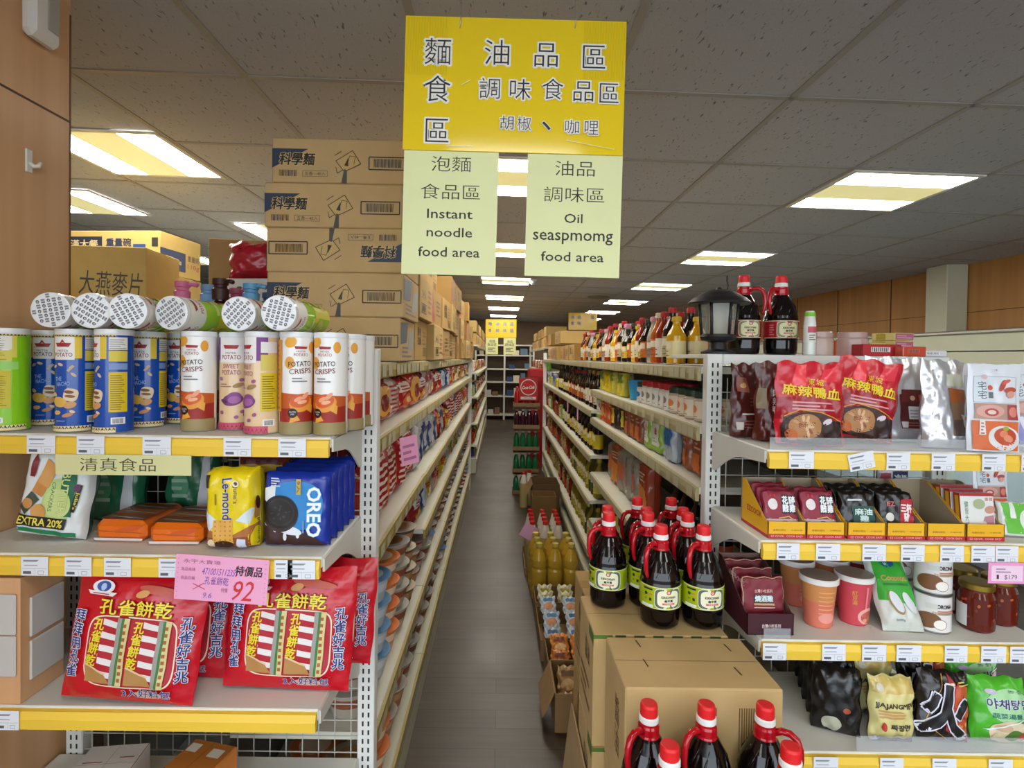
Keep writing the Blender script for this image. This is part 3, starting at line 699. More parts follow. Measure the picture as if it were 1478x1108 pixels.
def lemond(p, w, h):
    p.quad([(-.05, .0), (.05, .0), (.05, .03), (-.05, .028)], '8a4a22'); p.quad([(-.05, .026), (.0, .026), (-.05, .048)] + [(-.05, .048)], 'b0703a'); p.quad([(0, .026), (.05, .028), (.05, .052), (.05, .052)], 'b0703a')
    p.quad([(-.05, .046), (-.035, .040), (-.02, .060), (-.05, .085)], 'd7e3ea'); p.quad([(.016, .060), (.05, .052), (.05, .085), (.05, .088)], 'd7e3ea')
    p.quad([(-.030, .018), (.012, .012), (.010, .062), (-.028, .062)], 'e0aa4c'); 
    for i in range(4):
        for j in range(5): p.ell(-.024+i*.010, .022+j*.009, .0018, .0018, 'b87c2c', 0, 6, 1); p.o -= p.step
    p.ell(-.01, .012, .022, .008, '3a1a10', 0, 14, 1); p.ell(-.034, .014, .008, .009, 'ead9b8', 0, 12, 1); p.quad([(.016, .004), (.034, .004), (.036, .022), (.02, .024)], 'cfd9ec')
    p.text('Le-mond', 0, .104, .018, '1c2c80', w=.082, rot=-PI/2, bold=.03, edge='f4f0e0', ew=.07)
    p.text("Julie's", .016, .112, .010, '26306e', w=.035, rot=-PI/2); p.ell(.0175, .134, .007, .007, 'f2efe2', 0, 14, 1); p.ell(.0175, .134, .004, .004, '6a4a28', 0, 10, 1); p.lines(-.024, .092, -.021, .14, '8c7a2c', 1); p.rect(-.044, .126, -.036, .152, '3a2c1c', 2, 2)
mb = MB(); S = mb.bag(.1, .162, .078, 'e8cf12/s', 'brick', 5, .0012); lemond(PR(mb, S, .00014, .0006, 6, .006), .1, .162)
q = PR(mb, right_s(.0492), off=.001); q.rect(-.028, .062, -.006, .098, 'c98a3c'); q.ell(-.014, .092, .010, .014, '3a1c12', .3); q.text('Le-mond', -.012, .034, .011, '1d1d3c', w=.05, rot=PI/2, bold=.02)
LM = K('biscuit_pack', 'biscuit pack', (.1, .078, .162), ('biscuit_pack', mb))
put_front(LM, 329, 797, LZ2, 'bright yellow biscuit pack with blue lettering down its front', (-.03, -.025, -.02))

def oreo(p, w, h):
    p.ell(.0, .085, .056, .05, '2a86cc', 0, 20, 3, 2.6); p.quad([(-.068, .003), (.064, .003), (.03, .03), (-.068, .05)], '3a1a18'); p.quad([(-.068, .05), (-.04, .03), (-.03, .06), (-.05, .10)], 'e4e8ee')
    p.quad([(-.064, .095), (-.044, .085), (-.040, .128), (-.064, .12)], 'e4e8ee'); p.ell(-.015, .036, .03, .009, 'dfe5ee', -.25, 14, 2); p.ell(.006, .026, .004, .008, 'dfe5ee', 0, 8, 1); p.ell(-.02, .022, .004, .009, 'dfe5ee', 0, 8, 1)
    p.ell(-.030, .068, .037, .037, '3a2620', -.5, 26, 3); p.ell(-.030, .072, .036, .034, '17100e', -.5, 26, 3); p.ell(-.030, .072, .030, .028, '2b211d', -.5, 24, 2); p.ell(-.030, .072, .026, .024, '17110f', -.5, 22, 2)
    rn = random.Random(3)
    for i in range(14):
        a = rn.uniform(0, 6.28); r = rn.uniform(.004, .022); p.ell(-.03+r*math.cos(a), .072+r*math.sin(a)*.9, .003, .0016, '3a302a', a, 8, 1); p.o -= p.step
    p.text('OREO', .039, .073, .027, 'f4f6fb', w=.100, rot=-PI/2, bold=.035, edge='6fc0f0', ew=.085)
    p.rect(.002, .108, .012, .140, 'c7a83a'); p.text('9入', .007, .124, .008, '1d2c60', w=.024, rot=-PI/2); p.lines(.016, .03, .02, .085, '6a90c8', 1); p.lines(-.05, .125, -.03, .145, 'c9d3e6', 4)
OR = bagK('cookie_pack', 'cookie pack', .136, .152, .037, '12309a/g', oreo, 'brick', 8, .0009)
go = 'blue cookie packs on the biscuit shelf'
for i, lab in enumerate(('blue sandwich cookie pack at the front with the whole cookie picture', 'blue sandwich cookie pack second in line behind the front one', 'blue sandwich cookie pack third in line towards the post', 'blue sandwich cookie pack fourth in line towards the post', 'blue sandwich cookie pack deepest in line at the post')):
    OR.put(lab, (-.419+.0004*i, 1.128+.0445*i, LZ2+.001), (-.03, 0, .0), go)

def cracker(p, w, h):
    p.quad([(-.062, .012), (.055, .008), (.055, .018), (-.06, .02)], '1c7a50'); p.quad([(-.022, .045), (.034, .045), (.034, .135), (-.012, .12)], 'bcd486'); p.rect(.014, .05, .042, .15, '1f6b4a'); p.ell(.012, .075, .026, .03, 'c9d98c', .2, 18, 2)
    p.text('CRACKERS', .0, .088, .007, '1d6a50', w=.06, rot=-PI/2); p.text('BUTTER', .022, .098, .015, 'd8e08a', w=.085, rot=-PI/2, bold=.02, edge='1f6b4a', ew=.05)
    p.quad([(-.04, .095), (-.018, .085), (.0, .135), (-.02, .15)], 'c98a46'); p.quad([(-.03, .115), (-.008, .105), (.002, .15), (-.02, .165)], 'd39a54'); p.quad([(-.06, .06), (-.045, .047), (-.022, .08), (-.04, .095)], '3f4a3c'); p.ell(-.043, .07, .010, .011, 'c78d4e', .4, 14, 1); p.ell(-.02, .055, .014, .016, 'd29a52', .4, 12, 1)
    p.quad([(-.048, .125), (-.038, .125), (-.034, .16), (-.044, .172)], '7a1c24'); p.rect(-.062, .024, .036, .046, '14161c'); p.text('EXTRA 20%', -.013, .035, .0155, 'ecdc4a', w=.087, bold=.03)
    p.quad([(.041, .062), (.050, .062), (.055, .118), (.046, .118)], '1b1b1e'); p.text("Julie's", .048, .086, .007, 'ecdc4a', w=.036, rot=-PI/2-.08, bold=.02); p.ell(.046, .112, .0065, .008, '5a2c50', 0, 12, 1)
CR = bagK('cracker_pack', 'cracker pack', .130, .180, .052, 'dde3e3/g', cracker, 'brick', 12, .0018, mback='1d5a40/g')
put_front(CR, 62, 786, LZ2, 'white and green cracker pack with black band leaning by the pillar', (-.05, .14, .10))
GP = bagK('cracker_pack', 'cracker pack', .125, .175, .05, '1c5a3e/g', lambda p, w, h: (p.ell(-.02, .08, .02, .03, '3c7a54'), p.quad([(.02, .02), (.05, .02), (.05, .15), (.035, .15)], 'b8bcc0'), p.lines(-.04, .05, .0, .14, '7c9a86', 5)), 'brick', 15)
GP.put('dark green cracker pack standing behind the white and green one', (-.90, 1.275, LZ2+.001), (-.02, .0, .0), 'dark green cracker packs')
GP.put('dark green cracker pack at the back above the orange packs', (-.745, 1.318, LZ2+.001), (-.03, .0, 0), 'dark green cracker packs')
def orange_pack(seed):
    mb = MB(); mb.box(-.054, .054, -.075, .075, 0, .045, 'e06a14/g', .012)
    p = PR(mb, top_s(.045), n=2); 
    for i in range(3): p.quad([(-.05, -.062+i*.04), (.05, -.068+i*.04), (.05, -.03+i*.04), (-.05, -.025+i*.04)], ('7a4a2c', '9a5c34', '5c3a28')[i]); p.quad([(-.04, -.045+i*.04), (.04, -.06+i*.04), (.045, -.056+i*.04), (-.035, -.040+i*.04)], 'a9a39a/g')
    q = PR(mb, plane_s(-.075), n=2); q.quad([(-.05, .004), (.05, .004), (.052, .009), (-.052, .009)], 'd9d2cc'); q.ell(.02, .028, .03, .006, 'c95510', .2); q.line([(-.05, .024), (.05, .02)], .0012, 'a8440c')
    return K('biscuit_pack', 'biscuit pack', (.112, .15, .045), ('biscuit_pack', mb))
OP = orange_pack(1)
put_front(OP, 172, 783, LZ2, 'orange and brown biscuit pack lying flat next to the white cracker pack', (0, 0, -.02), 'orange biscuit packs lying flat', None)
put_front(OP, 250, 788, LZ2, 'orange and brown biscuit pack lying flat next to the yellow pack', (0, .0, .02), 'orange biscuit packs lying flat', None)
BP = bagK('biscuit_pack', 'biscuit pack', .11, .165, .045, '7a3a1c/g', lambda p, w, h: (p.rect(-.05, .128, .05, .145, 'c9a820'), p.rect(-.05, .146, .05, .163, '6c1c16'), p.lines(-.04, .15, .04, .16, '2c0c08', 1), p.ell(0, .07, .035, .03, 'b07a3c')), 'brick', 21)
BP.put('brown and yellow biscuit pack half hidden behind the bright yellow one', (-.545, 1.252, LZ2+.001), (-.02, 0, 0), 'brown biscuit packs at the back')

GCN = K('green_canister', 'canister', (.075, .075, .15), ('canister_body', MB().lathe([(.034, 0), (.036, .006), (.036, .115)], '7c9a5c/s', 24)), ('lid', MB().lathe([(.0375, .114), (.0375, .146), (.034, .15)], 'a8c08c/s', 24)))
for k, x in enumerate((-.98, -.89, -.80)): GCN.put('pale green lidded canister behind the wire mesh above the orange packs, %s from the pillar' % nth(k), (x, 1.47, .852), 0, 'green canisters behind the mesh')

# boxes on the lowest level
def white_box():
    mb = MB().box(-.062, .062, -.09, .09, 0, .115, 'e4ded6', .002); p = PR(mb, top_s(.115), n=1)
    p.line([(-.06, -.03), (.06, -.03)], .001, 'a8a09a'); p.line([(-.06, .03), (.06, .03)], .001, 'a8a09a'); p.line([(0, -.09), (0, .09)], .001, 'a8a09a')
    p.rect(.0, -.034, .035, -.006, 'f2f2f2', 1, 1); p.bars(.003, -.031, .032, -.009, '333333', 12); p.rect(-.05, .034, -.01, .037, 'b05a5a', 1, 1); p.rect(.02, .045, .05, .048, 'b05a5a', 1, 1); p.rect(-.055, -.064, -.01, -.061, 'b05a5a', 1, 1); p.rect(.0605, -.09, .062, .09, '8a1c2c', 1, 1)
    return K('food_box', 'box', (.124, .18, .115), ('food_box', mb))
WB = white_box(); 
p = at(140, 1096, 1.13); WB.put('white printed food box on the lowest level with a small bar code', (p.x, 1.13, LZ4+.001), .12)
mb = MB().box(-.055, .055, -.09, .09, 0, .125, 'c4762c', .003); p = PR(mb, top_s(.125), n=1)
p.line([(-.01, -.09), (0, .09)], .0012, '8a4c18'); p.rect(-.048, .05, -.022, .075, 'ece4d2', 1, 1); p.rect(.01, .045, .04, .07, 'ece4d2', 1, 1); p.rect(.0, -.045, .05, -.018, 'efefef', 1, 1); p.bars(.004, -.042, .046, -.021, '2c2c2c', 12); p.rect(-.05, -.03, -.02, -.01, 'ead9b8', 1, 1)
BX = K('food_box', 'box', (.11, .18, .125), ('food_box', mb)); p = at(268, 1090, 1.13)
BX.put('orange brown food box on the lowest level with white patches', (p.x, 1.13, LZ4+.001), -.22)

# ---------------------------------------------------------------- signs and price tags on the rails
def sheet(name, corners, Y, colour, draw, label, cat, th=.0006, tilt=0, sub=None):
    P = [at(x, y, Y) for x, y in corners]                       # TL TR BR BL
    W = (P[1]-P[0]).length; H = (P[0]-P[3]).length; c = (P[2]+P[3])/2
    mb = MB().box(-W/2, W/2, 0, th, 0, H, colour); draw(PR(mb, plane_s(0), off=.0004, n=1), W, H)
    o = obj(name, mb); r = math.atan2(-(P[1].z-P[0].z), P[1].x-P[0].x); o.location = c; o.rotation_euler = (tilt, r, 0)
    return tag(o, label, cat)
sheet('paper_sign', ((77, 655), (273, 657), (276, 687), (80, 684)), 1.092, 'd9d89e/p', lambda p, W, H: p.text('清真食品', -W*.04, H*.52, H*.66, '2a2a26', w=W*.56, thin=.007, thinc='d9d89e/p'), 'pale yellow paper strip with four black characters under the crisp tube shelf', 'paper sign')
def pink(p, W, H):
    p.text('永宇大賣場', -W*.22, H*.86, H*.09, 'a05a78', w=W*.40); p.text('4710015112353', -W*.02, H*.66, H*.15, '7a4ab0', w=W*.38, skew=.2); p.text('孔雀餅乾', -W*.05, H*.46, H*.18, '6a48a8', w=W*.26, skew=.1)
    p.text('特價品', W*.29, H*.72, H*.22, '2c1c28', w=W*.29, bold=.02, skew=.15); p.text('92', W*.24, H*.28, H*.44, 'd03438', w=W*.23, skew=.25, bold=-.01)
    p.line([(-W*.30, H*.24), (-W*.18, H*.40)], .0012, 'c02a34'); p.line([(-W*.30, H*.37), (-W*.17, H*.26)], .0012, 'c02a34'); p.text('9.6', -W*.14, H*.13, H*.12, '8a70b8', skew=.2)
    p.text('商品條碼', -W*.36, H*.68, H*.08, 'b06a88', w=W*.15); p.text('商品名稱', -W*.36, H*.49, H*.08, 'b06a88', w=W*.15); p.text('特價', W*.04, H*.27, H*.10, 'b06a88', w=W*.07)
    for i in range(9):
        for s in (-1, 1): p.rect(s*W*.47-.0006, H*(.06+i*.105), s*W*.47+.0006, H*(.06+i*.105)+.0014, '9a6478', 1, 1); p.o -= p.step
sheet('price_sign', ((260, 799), (394, 809), (387, 874), (248, 863)), 1.04, 'f0a8cc/p', pink, 'pink special price card with red 92 taped on the biscuit shelf rail', 'price sign')
def pink2(p, W, H):
    p.rect(-W*.42, H*.12, W*.42, H*.86, 'f3d3e8', 1, 1); p.text('$179', W*.1, H*.30, H*.24, '4a3a48', w=W*.34); p.lines(-W*.3, H*.52, W*.1, H*.8, 'b08aa8', 2); p.rect(-W*.28, H*.22, -W*.22, H*.42, '3a2c38', 1, 1)
sheet('price_sign', ((1428, 811), (1482, 812), (1481, 843), (1425, 841)), 1.19, 'ee9ccc/p', pink2, 'small pink price card reading $179 above the jam jars', 'price sign', tilt=0)

def tag_mb(w, h):
    mb = MB().box(-w/2, w/2, -.0006, 0, 0, h, 'e6e9f0/p'); p = PR(mb, plane_s(-.0006), off=.0002, n=1)
    p.lines(-w*.42, h*.74, w*.3, h*.90, '8a8f98', 1, 3, .6); p.lines(-w*.38, h*.52, w*.36, h*.60, 'a9aeb8', 1, 4, .7); p.line([(-w*.46, h*.38), (w*.46, h*.38)], .0006, 'a0a6b0'); p.line([(w*.02, 0), (w*.02, h*.36)], .0005, 'b0b6c0'); p.rect(-w*.42, h*.10, -w*.12, h*.24, '5c6068', 1, 1); p.frame(w*.14, h*.08, w*.34, h*.26, .0007, '8a9098')
    return mb.mesh('price_tag')
TAG = tag_mb(.054, .037)
def tags(z, yl, xs, where, kinds, names):
    for i, (a, b) in enumerate(xs):
        Y = yl-.0135; X = ((a+b)/2-722)/FPX*Y; o = obj('price_tag', TAG); 
        X = at((a+b)/2, 600, Y).x; hz = 525.9
        o.location = (X, Y, z-.0385); o.scale = ((b-a)*Y/FPX/.054, 1, 1); o.rotation_euler = (0, kinds.get(i, 0), 0)
        tag(o, 'white price tag, %s on the yellow rail %s' % (names(i), where), 'price tag', 'price tags on the yellow rails')
fromp = lambda i: nth(i)+' from the pillar'
fromq = lambda i: nth(i)+' from the aisle'
tags(LZ1, 1.11, ((39, 80), (111, 151), (206, 247), (323, 363), (402, 442)), 'below the crisp tubes', {}, fromp)
tags(LZ2, 1.06, ((31, 70), (94, 133), (151, 190), (230, 268), (398, 424), (417, 457)), 'below the biscuits', {}, fromp)
tags(LZ3, 1.045, ((-6, 28),), 'below the red bags', {}, lambda i: 'only one')
tags(RZ1, 1.19, ((1140, 1176), (1229, 1266), (1281, 1315), (1346, 1380), (1419, 1453), (1476, 1506)), 'below the red duck pouches', {1: -.22}, fromq)
tags(RZ2, 1.21, ((1125, 1158), (1182, 1217), (1249, 1283), (1305, 1339), (1362, 1396), (1407, 1441), (1442, 1475)), 'below the yellow display boxes', {}, fromq)
tags(RZ3, 1.20, ((1108, 1142), (1194, 1228), (1252, 1287), (1302, 1338), (1372, 1405), (1425, 1461), (1467, 1500)), 'below the cups and jars', {}, fromq)
tags(RZ4, 1.18, ((1185, 1221), (1282, 1316), (1358, 1393), (1440, 1475)), 'below the noodle bags', {}, fromq)

# ---------------------------------------------------------------- the big hanging sign
SY = 1.25
def P2(px, py): return at(px, py, SY)
a, b = P2(585, 22), P2(904, 31); c_, d_ = P2(899, 222), P2(582, 218)
W = (b-a).length; H = .5*((a-d_).length+(b-c_).length); cx = (a+b+c_+d_)/4
t = thing('hanging_sign', 'large yellow hanging sign with black characters and two paper sheets below', 'sign', cx, (0, math.atan2(a.z-b.z, b.x-a.x), 0))
mb = MB().box(-W/2, W/2, 0, .004, -H/2, H/2, 'f5d524/s', .0008); p = PR(mb, plane_s(0), off=.0004, n=1)

for i in range(34):
    for s in (-1, 1):
        x = s*(W/2-.004-i*.0028); p.rect(x-.0004, H*.06, x+.0004, H*.49, 'e0c21a/s', 1, 1); p.o -= p.step
p.up()
px2 = W/318
def ch(s, px, py, hpx, wpx=None): p.text(s, (px-743.5)*px2, (122-py+(px-743.5)*.03*(.5 if py > 120 else 1))*px2, hpx*px2, '23222c', w=(wpx or hpx)*px2, edge='f4f2ea', ew=.085, thin=.007)
for s, px, py, h in (('麵', 632, 73, 38), ('食', 633, 128, 38), ('區', 634, 188, 34), ('油', 717, 75, 36), ('品', 788, 79, 34), ('區', 857, 82, 33), ('調', 708, 127, 30), ('味', 752, 128, 30), ('食', 799, 127, 30), ('品', 843, 130, 29), ('區', 880, 132, 28)): ch(s, px, py, h)
for s, px, py, h in (('胡', 734, 176, 20), ('椒', 759, 177, 20), ('、', 791, 180, 13), ('咖', 828, 181, 20), ('哩', 856, 182, 20)): ch(s, px, py, h)
p.line([(W*.24, -H*.40), (W*.38, -H*.44), (W*.46, -H*.46)], .0014, 'f7efb0/s'); p.line([(-W*.24, -.004), (-W*.2, .008)], .0016, 'f8f2c0/s'); p.line([(-W*.3, -H*.47), (-W*.18, -H*.465)], .001, 'f8f2c0/s')
obj('sign_board', mb, t)
Rm = Matrix.Rotation(-t.rotation_euler.y, 3, 'Y')
def loc(q): return Rm @ (q-cx)
def paper(x0, y0, x1, y1, lines):
    A, B = loc(P2(x0, y0)), loc(P2(x1, y1)); w = B.x-A.x; h = A.z-B.z; mx = (A.x+B.x)/2
    mb = MB().box(A.x, B.x, .0042, .0048, B.z, A.z+.012, 'e9edb4/p'); q = PR(mb, plane_s(.0042), off=.0004, n=1)
    for (s, fy, fh, fw, cjk) in lines: q.text(s, mx, A.z-h*fy, h*fh, '24251c', w=w*fw, bold=0 if cjk else .012, thin=.008 if cjk else 0, thinc='e9edb4/p')
    obj('paper_sheet', mb, t)
paper(583, 216, 715, 398, (('泡麵', .10, .125, .42, 1), ('食品區', .325, .125, .63, 1), ('Instant', .505, .075, .48, 0), ('noodle', .655, .075, .48, 0), ('food area', .815, .078, .65, 0)))
paper(762, 221, 894, 401, (('油品', .11, .125, .42, 1), ('調味區', .325, .125, .64, 1), ('Oil', .52, .075, .19, 0), ('seaspmomg', .685, .095, .84, 0), ('food area', .835, .078, .66, 0)))
for hx in (665, 831):
    q = loc(P2(hx, 40)); top = cz(cx.x+q.x)-.003-cx.z
    mb = MB()
    mb.tube([(q.x-.002, -.002, q.z-.002), (q.x, -.003, q.z+.02), (q.x+.001, .003, q.z+.05), (q.x, .002, top)], .0011, 'c9c9c2/m', 6)
    mb.tube([(q.x-.006, .003, q.z+.055), (q.x-.007, .003, top)], .0008, 'c9c9c2/m', 6)
    obj('wire_hook', mb, t)
# ---------------------------------------------------------------- right end display
def pouch_draw_red(p, w, h):
    p.quad([(-w*.5, h*.30), (w*.5, h*.34), (w*.5, h*.62), (-w*.5, h*.56)], 'a01424/g'); p.quad([(-w*.3, h*.72), (-w*.1, h*.70), (-w*.05, h*.98), (-w*.2, h*.98)], 'f0404c/g'); p.quad([(w*.1, h*.75), (w*.4, h*.78), (w*.42, h*.96), (w*.2, h*.93)], 'e83a4a/g')
    p.text('麻辣鴨血', 0, h*.64, h*.13, 'f2d428', w=w*.84, bold=.03, rot=-.08, edge='7a1010', ew=.04); p.text('東', w*.0, h*.76, h*.08, 'f2d428', rot=-.1); p.text('城', w*.12, h*.755, h*.08, 'f2d428', rot=-.1); p.lines(-w*.3, h*.42, w*.34, h*.54, 'd9a0a4', 3)
    p.quad([(-w*.45, 0.004), (w*.44, .004), (w*.44, h*.30), (-w*.42, h*.34)], '2a1512/g'); p.ell(-w*.05, h*.2, w*.40, h*.2, '3a1c14', 0, 20, 2); p.ell(-w*.12, h*.22, w*.24, h*.15, 'b07c4c', .3, 18, 2); 
    rn = random.Random(4)
    for i in range(16):
        a, r = rn.uniform(0, 6.28), rn.uniform(.1, .9); p.ell(-w*.12+w*.2*r*math.cos(a), h*.22+h*.12*r*math.sin(a), w*.05, h*.018, rn.choice(('c99a66', 'a8683c', 'd8b088', '8a4c28')), a, 8, 1); p.o -= p.step
    p.ell(-w*.32, h*.12, w*.09, h*.07, 'c0642c', 0, 12, 1); p.ell(w*.26, h*.2, w*.16, h*.10, '2c1414', .2, 14, 1); p.ell(w*.2, h*.29, w*.07, h*.03, 'd8c8d0', .6, 10, 1); p.line([(-w*.42, h*.33), (-w*.2, h*.42), (w*.1, h*.40), (w*.44, h*.30)], .002, 'd8a030')
RP_ = bagK('food_pouch', 'pouch', .150, .190, .055, 'c8182c/g', pouch_draw_red, 'pouch', 31, .0035)
g = 'shiny red duck pouches'
put_front(RP_, 1166, 647, RZ1, 'shiny red pouch with yellow characters, next to the brown bags', (-.07, .03, -.08), g, .03)
put_front(RP_, 1238, 646, RZ1, 'shiny red pouch with yellow characters, tilted against the silver bag', (-.05, .17, -.04), g, .058)
RP_.put('shiny red pouch standing behind the front pair on the same shelf', (.80, 1.40, RZ1+.001), (-.03, .0, 0), g)
def brown_draw(p, w, h):
    p.rect(-w*.3, h*.30, w*.2, h*.32, 'd8c8b8', 3, 1); p.lines(-w*.3, h*.12, w*.15, h*.25, '7a3a30', 3); p.rect(-w*.42, h*.10, -w*.28, h*.2, 'c8c0b8', 2, 2); p.quad([(-w*.4, h*.62), (-w*.1, h*.6), (-w*.14, h*.8), (-w*.4, h*.82)], '8a4a38'); p.ell(-w*.25, h*.7, w*.08, h*.04, 'c89a5c', 0, 10, 1); p.lines(-w*.1, h*.42, w*.3, h*.56, '6c2c24', 3)
BB = bagK('food_bag', 'bag', .105, .185, .05, '4c1a16/g', brown_draw, 'pouch', 41, .0035)
def brown2(p, w, h):
    p.text('麻\n辣\n鴨\n血', 0, h*.45, h*.42, 'e4d8d0', w=w*.20, bold=.01); p.rect(-w*.46, h*.4, -w*.24, h*.66, '8a7a5c', 2, 3); p.ell(w*.0, h*.2, w*.08, h*.03, 'c8906a', 0, 10, 1); p.line([(w*.25, h*.2), (w*.25, h*.7)], .001, 'a86a4c')
BB2 = bagK('food_bag', 'bag', .092, .190, .05, '541c16/g', brown2, 'pouch', 43, .0035)
p_ = on(1052, 640, RZ1); BB.put('dark brown food bag standing at the slotted post', (.638, 1.385, RZ1+.001), (-.02, .02, .25), 'dark brown food bags')
BB2.put('dark brown food bag with white characters beside the red pouch', (.667, 1.315, RZ1+.001), (-.02, .03, -.20), 'dark brown food bags')
BB.put('dark brown food bag set behind the other brown bags', (.70, 1.445, RZ1+.001), (-.02, 0, .1), 'dark brown food bags')
def silver_draw(p, w, h):
    p.quad([(-w*.02, h*.16), (w*.40, h*.16), (w*.42, h*.62), (-w*.02, h*.56)], '571a1a'); p.quad([(w*.0, h*.47), (w*.40, h*.49), (w*.42, h*.62), (w*.02, h*.62)], '6e2420'); p.rect(w*.1, h*.27, w*.38, h*.42, 'd8d9dd'); p.lines(w*.12, h*.29, w*.35, h*.40, 'a0a0a8', 3); p.ell(w*.18, h*.52, w*.04, h*.03, 'd8a890', 0, 10, 1); p.rect(w*.27, h*.49, w*.36, h*.56, 'c0522c', 2, 2); p.lines(w*.05, h*.19, w*.36, h*.25, 'a86060', 2); p.rect(-w*.01, h*.17, w*.08, h*.24, 'cfc8c8', 2, 2)
SB = bagK('foil_bag', 'bag', .160, .205, .05, 'd2d4da/f', silver_draw, 'pouch', 51, .003)
put_front(SB, 1292, 648, RZ1, 'silver foil bag with maroon label next to the tilted red pouch', (-.04, .02, .0), None, .112)
def silver2(p, w, h):
    p.quad([(w*.0, h*.14), (w*.44, h*.14), (w*.44, h*.66), (w*.0, h*.68)], '8a6a50'); p.quad([(w*.02, h*.52), (w*.44, h*.5), (w*.42, h*.66), (w*.02, h*.68)], 'b05c20'); p.rect(w*.02, h*.14, w*.42, h*.32, '5c4a40'); p.quad([(w*.22, h*.38), (w*.4, h*.36), (w*.4, h*.2), (w*.34, h*.22)], 'e0e0e2'); p.rect(-w*.02, h*.7, w*.4, h*.84, 'dcdcc4')
SB2 = bagK('foil_bag', 'bag', .110, .200, .06, 'dadce2/f', silver2, 'pouch', 53, .003)
put_front(SB2, 1360, 650, RZ1, 'silver foil pouch with brown food picture, beside the white packets', (-.05, .02, .12), None, .036)
def zhai(p, w, h):
    p.frame(-w*.40, h*.56, w*.40, h*.86, .0008, '8a98a8'); p.rect(-w*.40, h*.57, -w*.02, h*.85, 'd4dee6'); p.text('宅\n宅', -w*.25, h*.70, h*.20, '3a4048', w=w*.15); p.ell(-w*.10, h*.73, w*.05, h*.03, 'd0562c', 0, 10, 1); p.rect(-w*.14, h*.61, -w*.05, h*.68, '6a7078', 2, 2); p.ell(-w*.2, h*.85, w*.06, h*.03, 'd8b8b8', 0, 10, 1)
    p.ell(w*.14, h*.76, w*.05, h*.075, 'c04c3c', -.5, 14, 1); p.ell(w*.2, h*.80, w*.10, h*.02, 'cf6050', .5, 12, 1); p.ell(w*.28, h*.71, w*.12, h*.035, 'b8503c', .1, 12, 1); p.ell(w*.28, h*.66, w*.09, h*.04, 'd8a090', .3, 12, 1)
    p.rect(-w*.40, h*.37, w*.40, h*.55, 'b89080'); p.ell(-w*.12, h*.46, w*.26, h*.075, 'd8a49a', .05, 16, 2); p.ell(-w*.1, h*.45, w*.13, h*.045, 'b84a44', 0, 12, 1); p.ell(-w*.1, h*.45, w*.08, h*.025, 'ead0c8', 0, 12, 1); p.rect(w*.20, h*.37, w*.40, h*.54, 'a83c3c'); p.ell(w*.3, h*.46, w*.08, h*.06, 'd88070', 0, 12, 1)
    p.rect(-w*.44, h*.02, w*.40, h*.35, 'd86a34'); p.ell(w*.12, h*.16, w*.31, h*.14, 'e0dede', -.1, 20, 2); p.ell(w*.14, h*.18, w*.22, h*.10, 'c04a28', -.1, 18, 2); p.ell(w*.1, h*.21, w*.08, h*.04, 'e0805c', .3, 10, 1); p.ell(w*.18, h*.16, w*.09, h*.04, 'e08c68', -.3, 10, 1); p.ell(w*.14, h*.27, w*.06, h*.025, '9ab040', 0, 10, 1); p.rect(-w*.34, h*.19, -w*.24, h*.36, 'e8e0de', 2, 3); p.lines(-w*.32, h*.2, -w*.26, h*.35, 'b07060', 4)
    p.ell(0, h*.94, w*.02, h*.008, '8a8e94', 0, 10, 1)
ZP = bagK('food_packet', 'packet', .112, .192, .024, 'dde1e8/s', zhai, 'pouch', 61, .0012)
gz = 'white seafood packets'
put_front(ZP, 1432, 654, RZ1, 'white food packet at the front with shrimp drawing and plate of red food', (-.05, .03, -.05), gz, .01)
put_front(ZP, 1418, 644, RZ1, 'white food packet, second in line behind the front one', (-.05, -.02, .1), gz, .02)
put_front(ZP, 1400, 634, RZ1, 'white food packet, third in line behind the front one', (-.04, -.04, .16), gz, .03)
put_front(ZP, 1392, 626, RZ1, 'white food packet deepest in line beside the silver pouch', (-.03, -.03, .1), gz, .04)
def zhai2(p, w, h):
    zhai(p, w, h); p.quad([(-w*.44, h*.02), (w*.44, h*.02), (w*.44, h*.35), (-w*.44, h*.37)], '9a98d8'); p.quad([(-w*.3, h*.05), (-w*.2, h*.05), (-w*.3, h*.36), (-w*.4, h*.36)], 'e8e4ee')
ZP2 = bagK('food_packet', 'packet', .112, .192, .024, 'dde1e8/s', zhai2, 'pouch', 62, .0012)
put_front(ZP2, 1500, 648, RZ1, 'white food packet with lilac lower panel at the picture edge', (-.06, -.15, -.1), None, .03)

# yellow display boxes
def disp_box(w, d, hb, hf, body, inner, band, side_txt, front_txt):
    t = .0016; mb = MB()
    mb.box(-w/2, w/2, -d/2, d/2, 0, t, inner); mb.box(-w/2, w/2, -d/2, -d/2+t, 0, hf, body); mb.box(-w/2, w/2, d/2-t, d/2, 0, hb, inner)
    for s in (-1, 1):
        xo = s*w/2; poly = [(-d/2, 0), (d/2, 0), (d/2, hb), (d/2-.02, hb), (-d/2+.012, hf), (-d/2, hf)]
        mb.prism(poly, min(xo, xo-s*t/2), max(xo, xo-s*t/2), body, 'x'); mb.prism(poly, min(xo-s*t/2, xo-s*t), max(xo-s*t/2, xo-s*t), inner, 'x')
    p = PR(mb, plane_s(-d/2), off=.0004, n=1); front_txt(p, w, hf); q = PR(mb, left_s(-w/2), off=.0004, n=1); side_txt(q, d, hb, hf)
    return K('display_box', 'display box', (w, d, hb), ('display_box', mb))
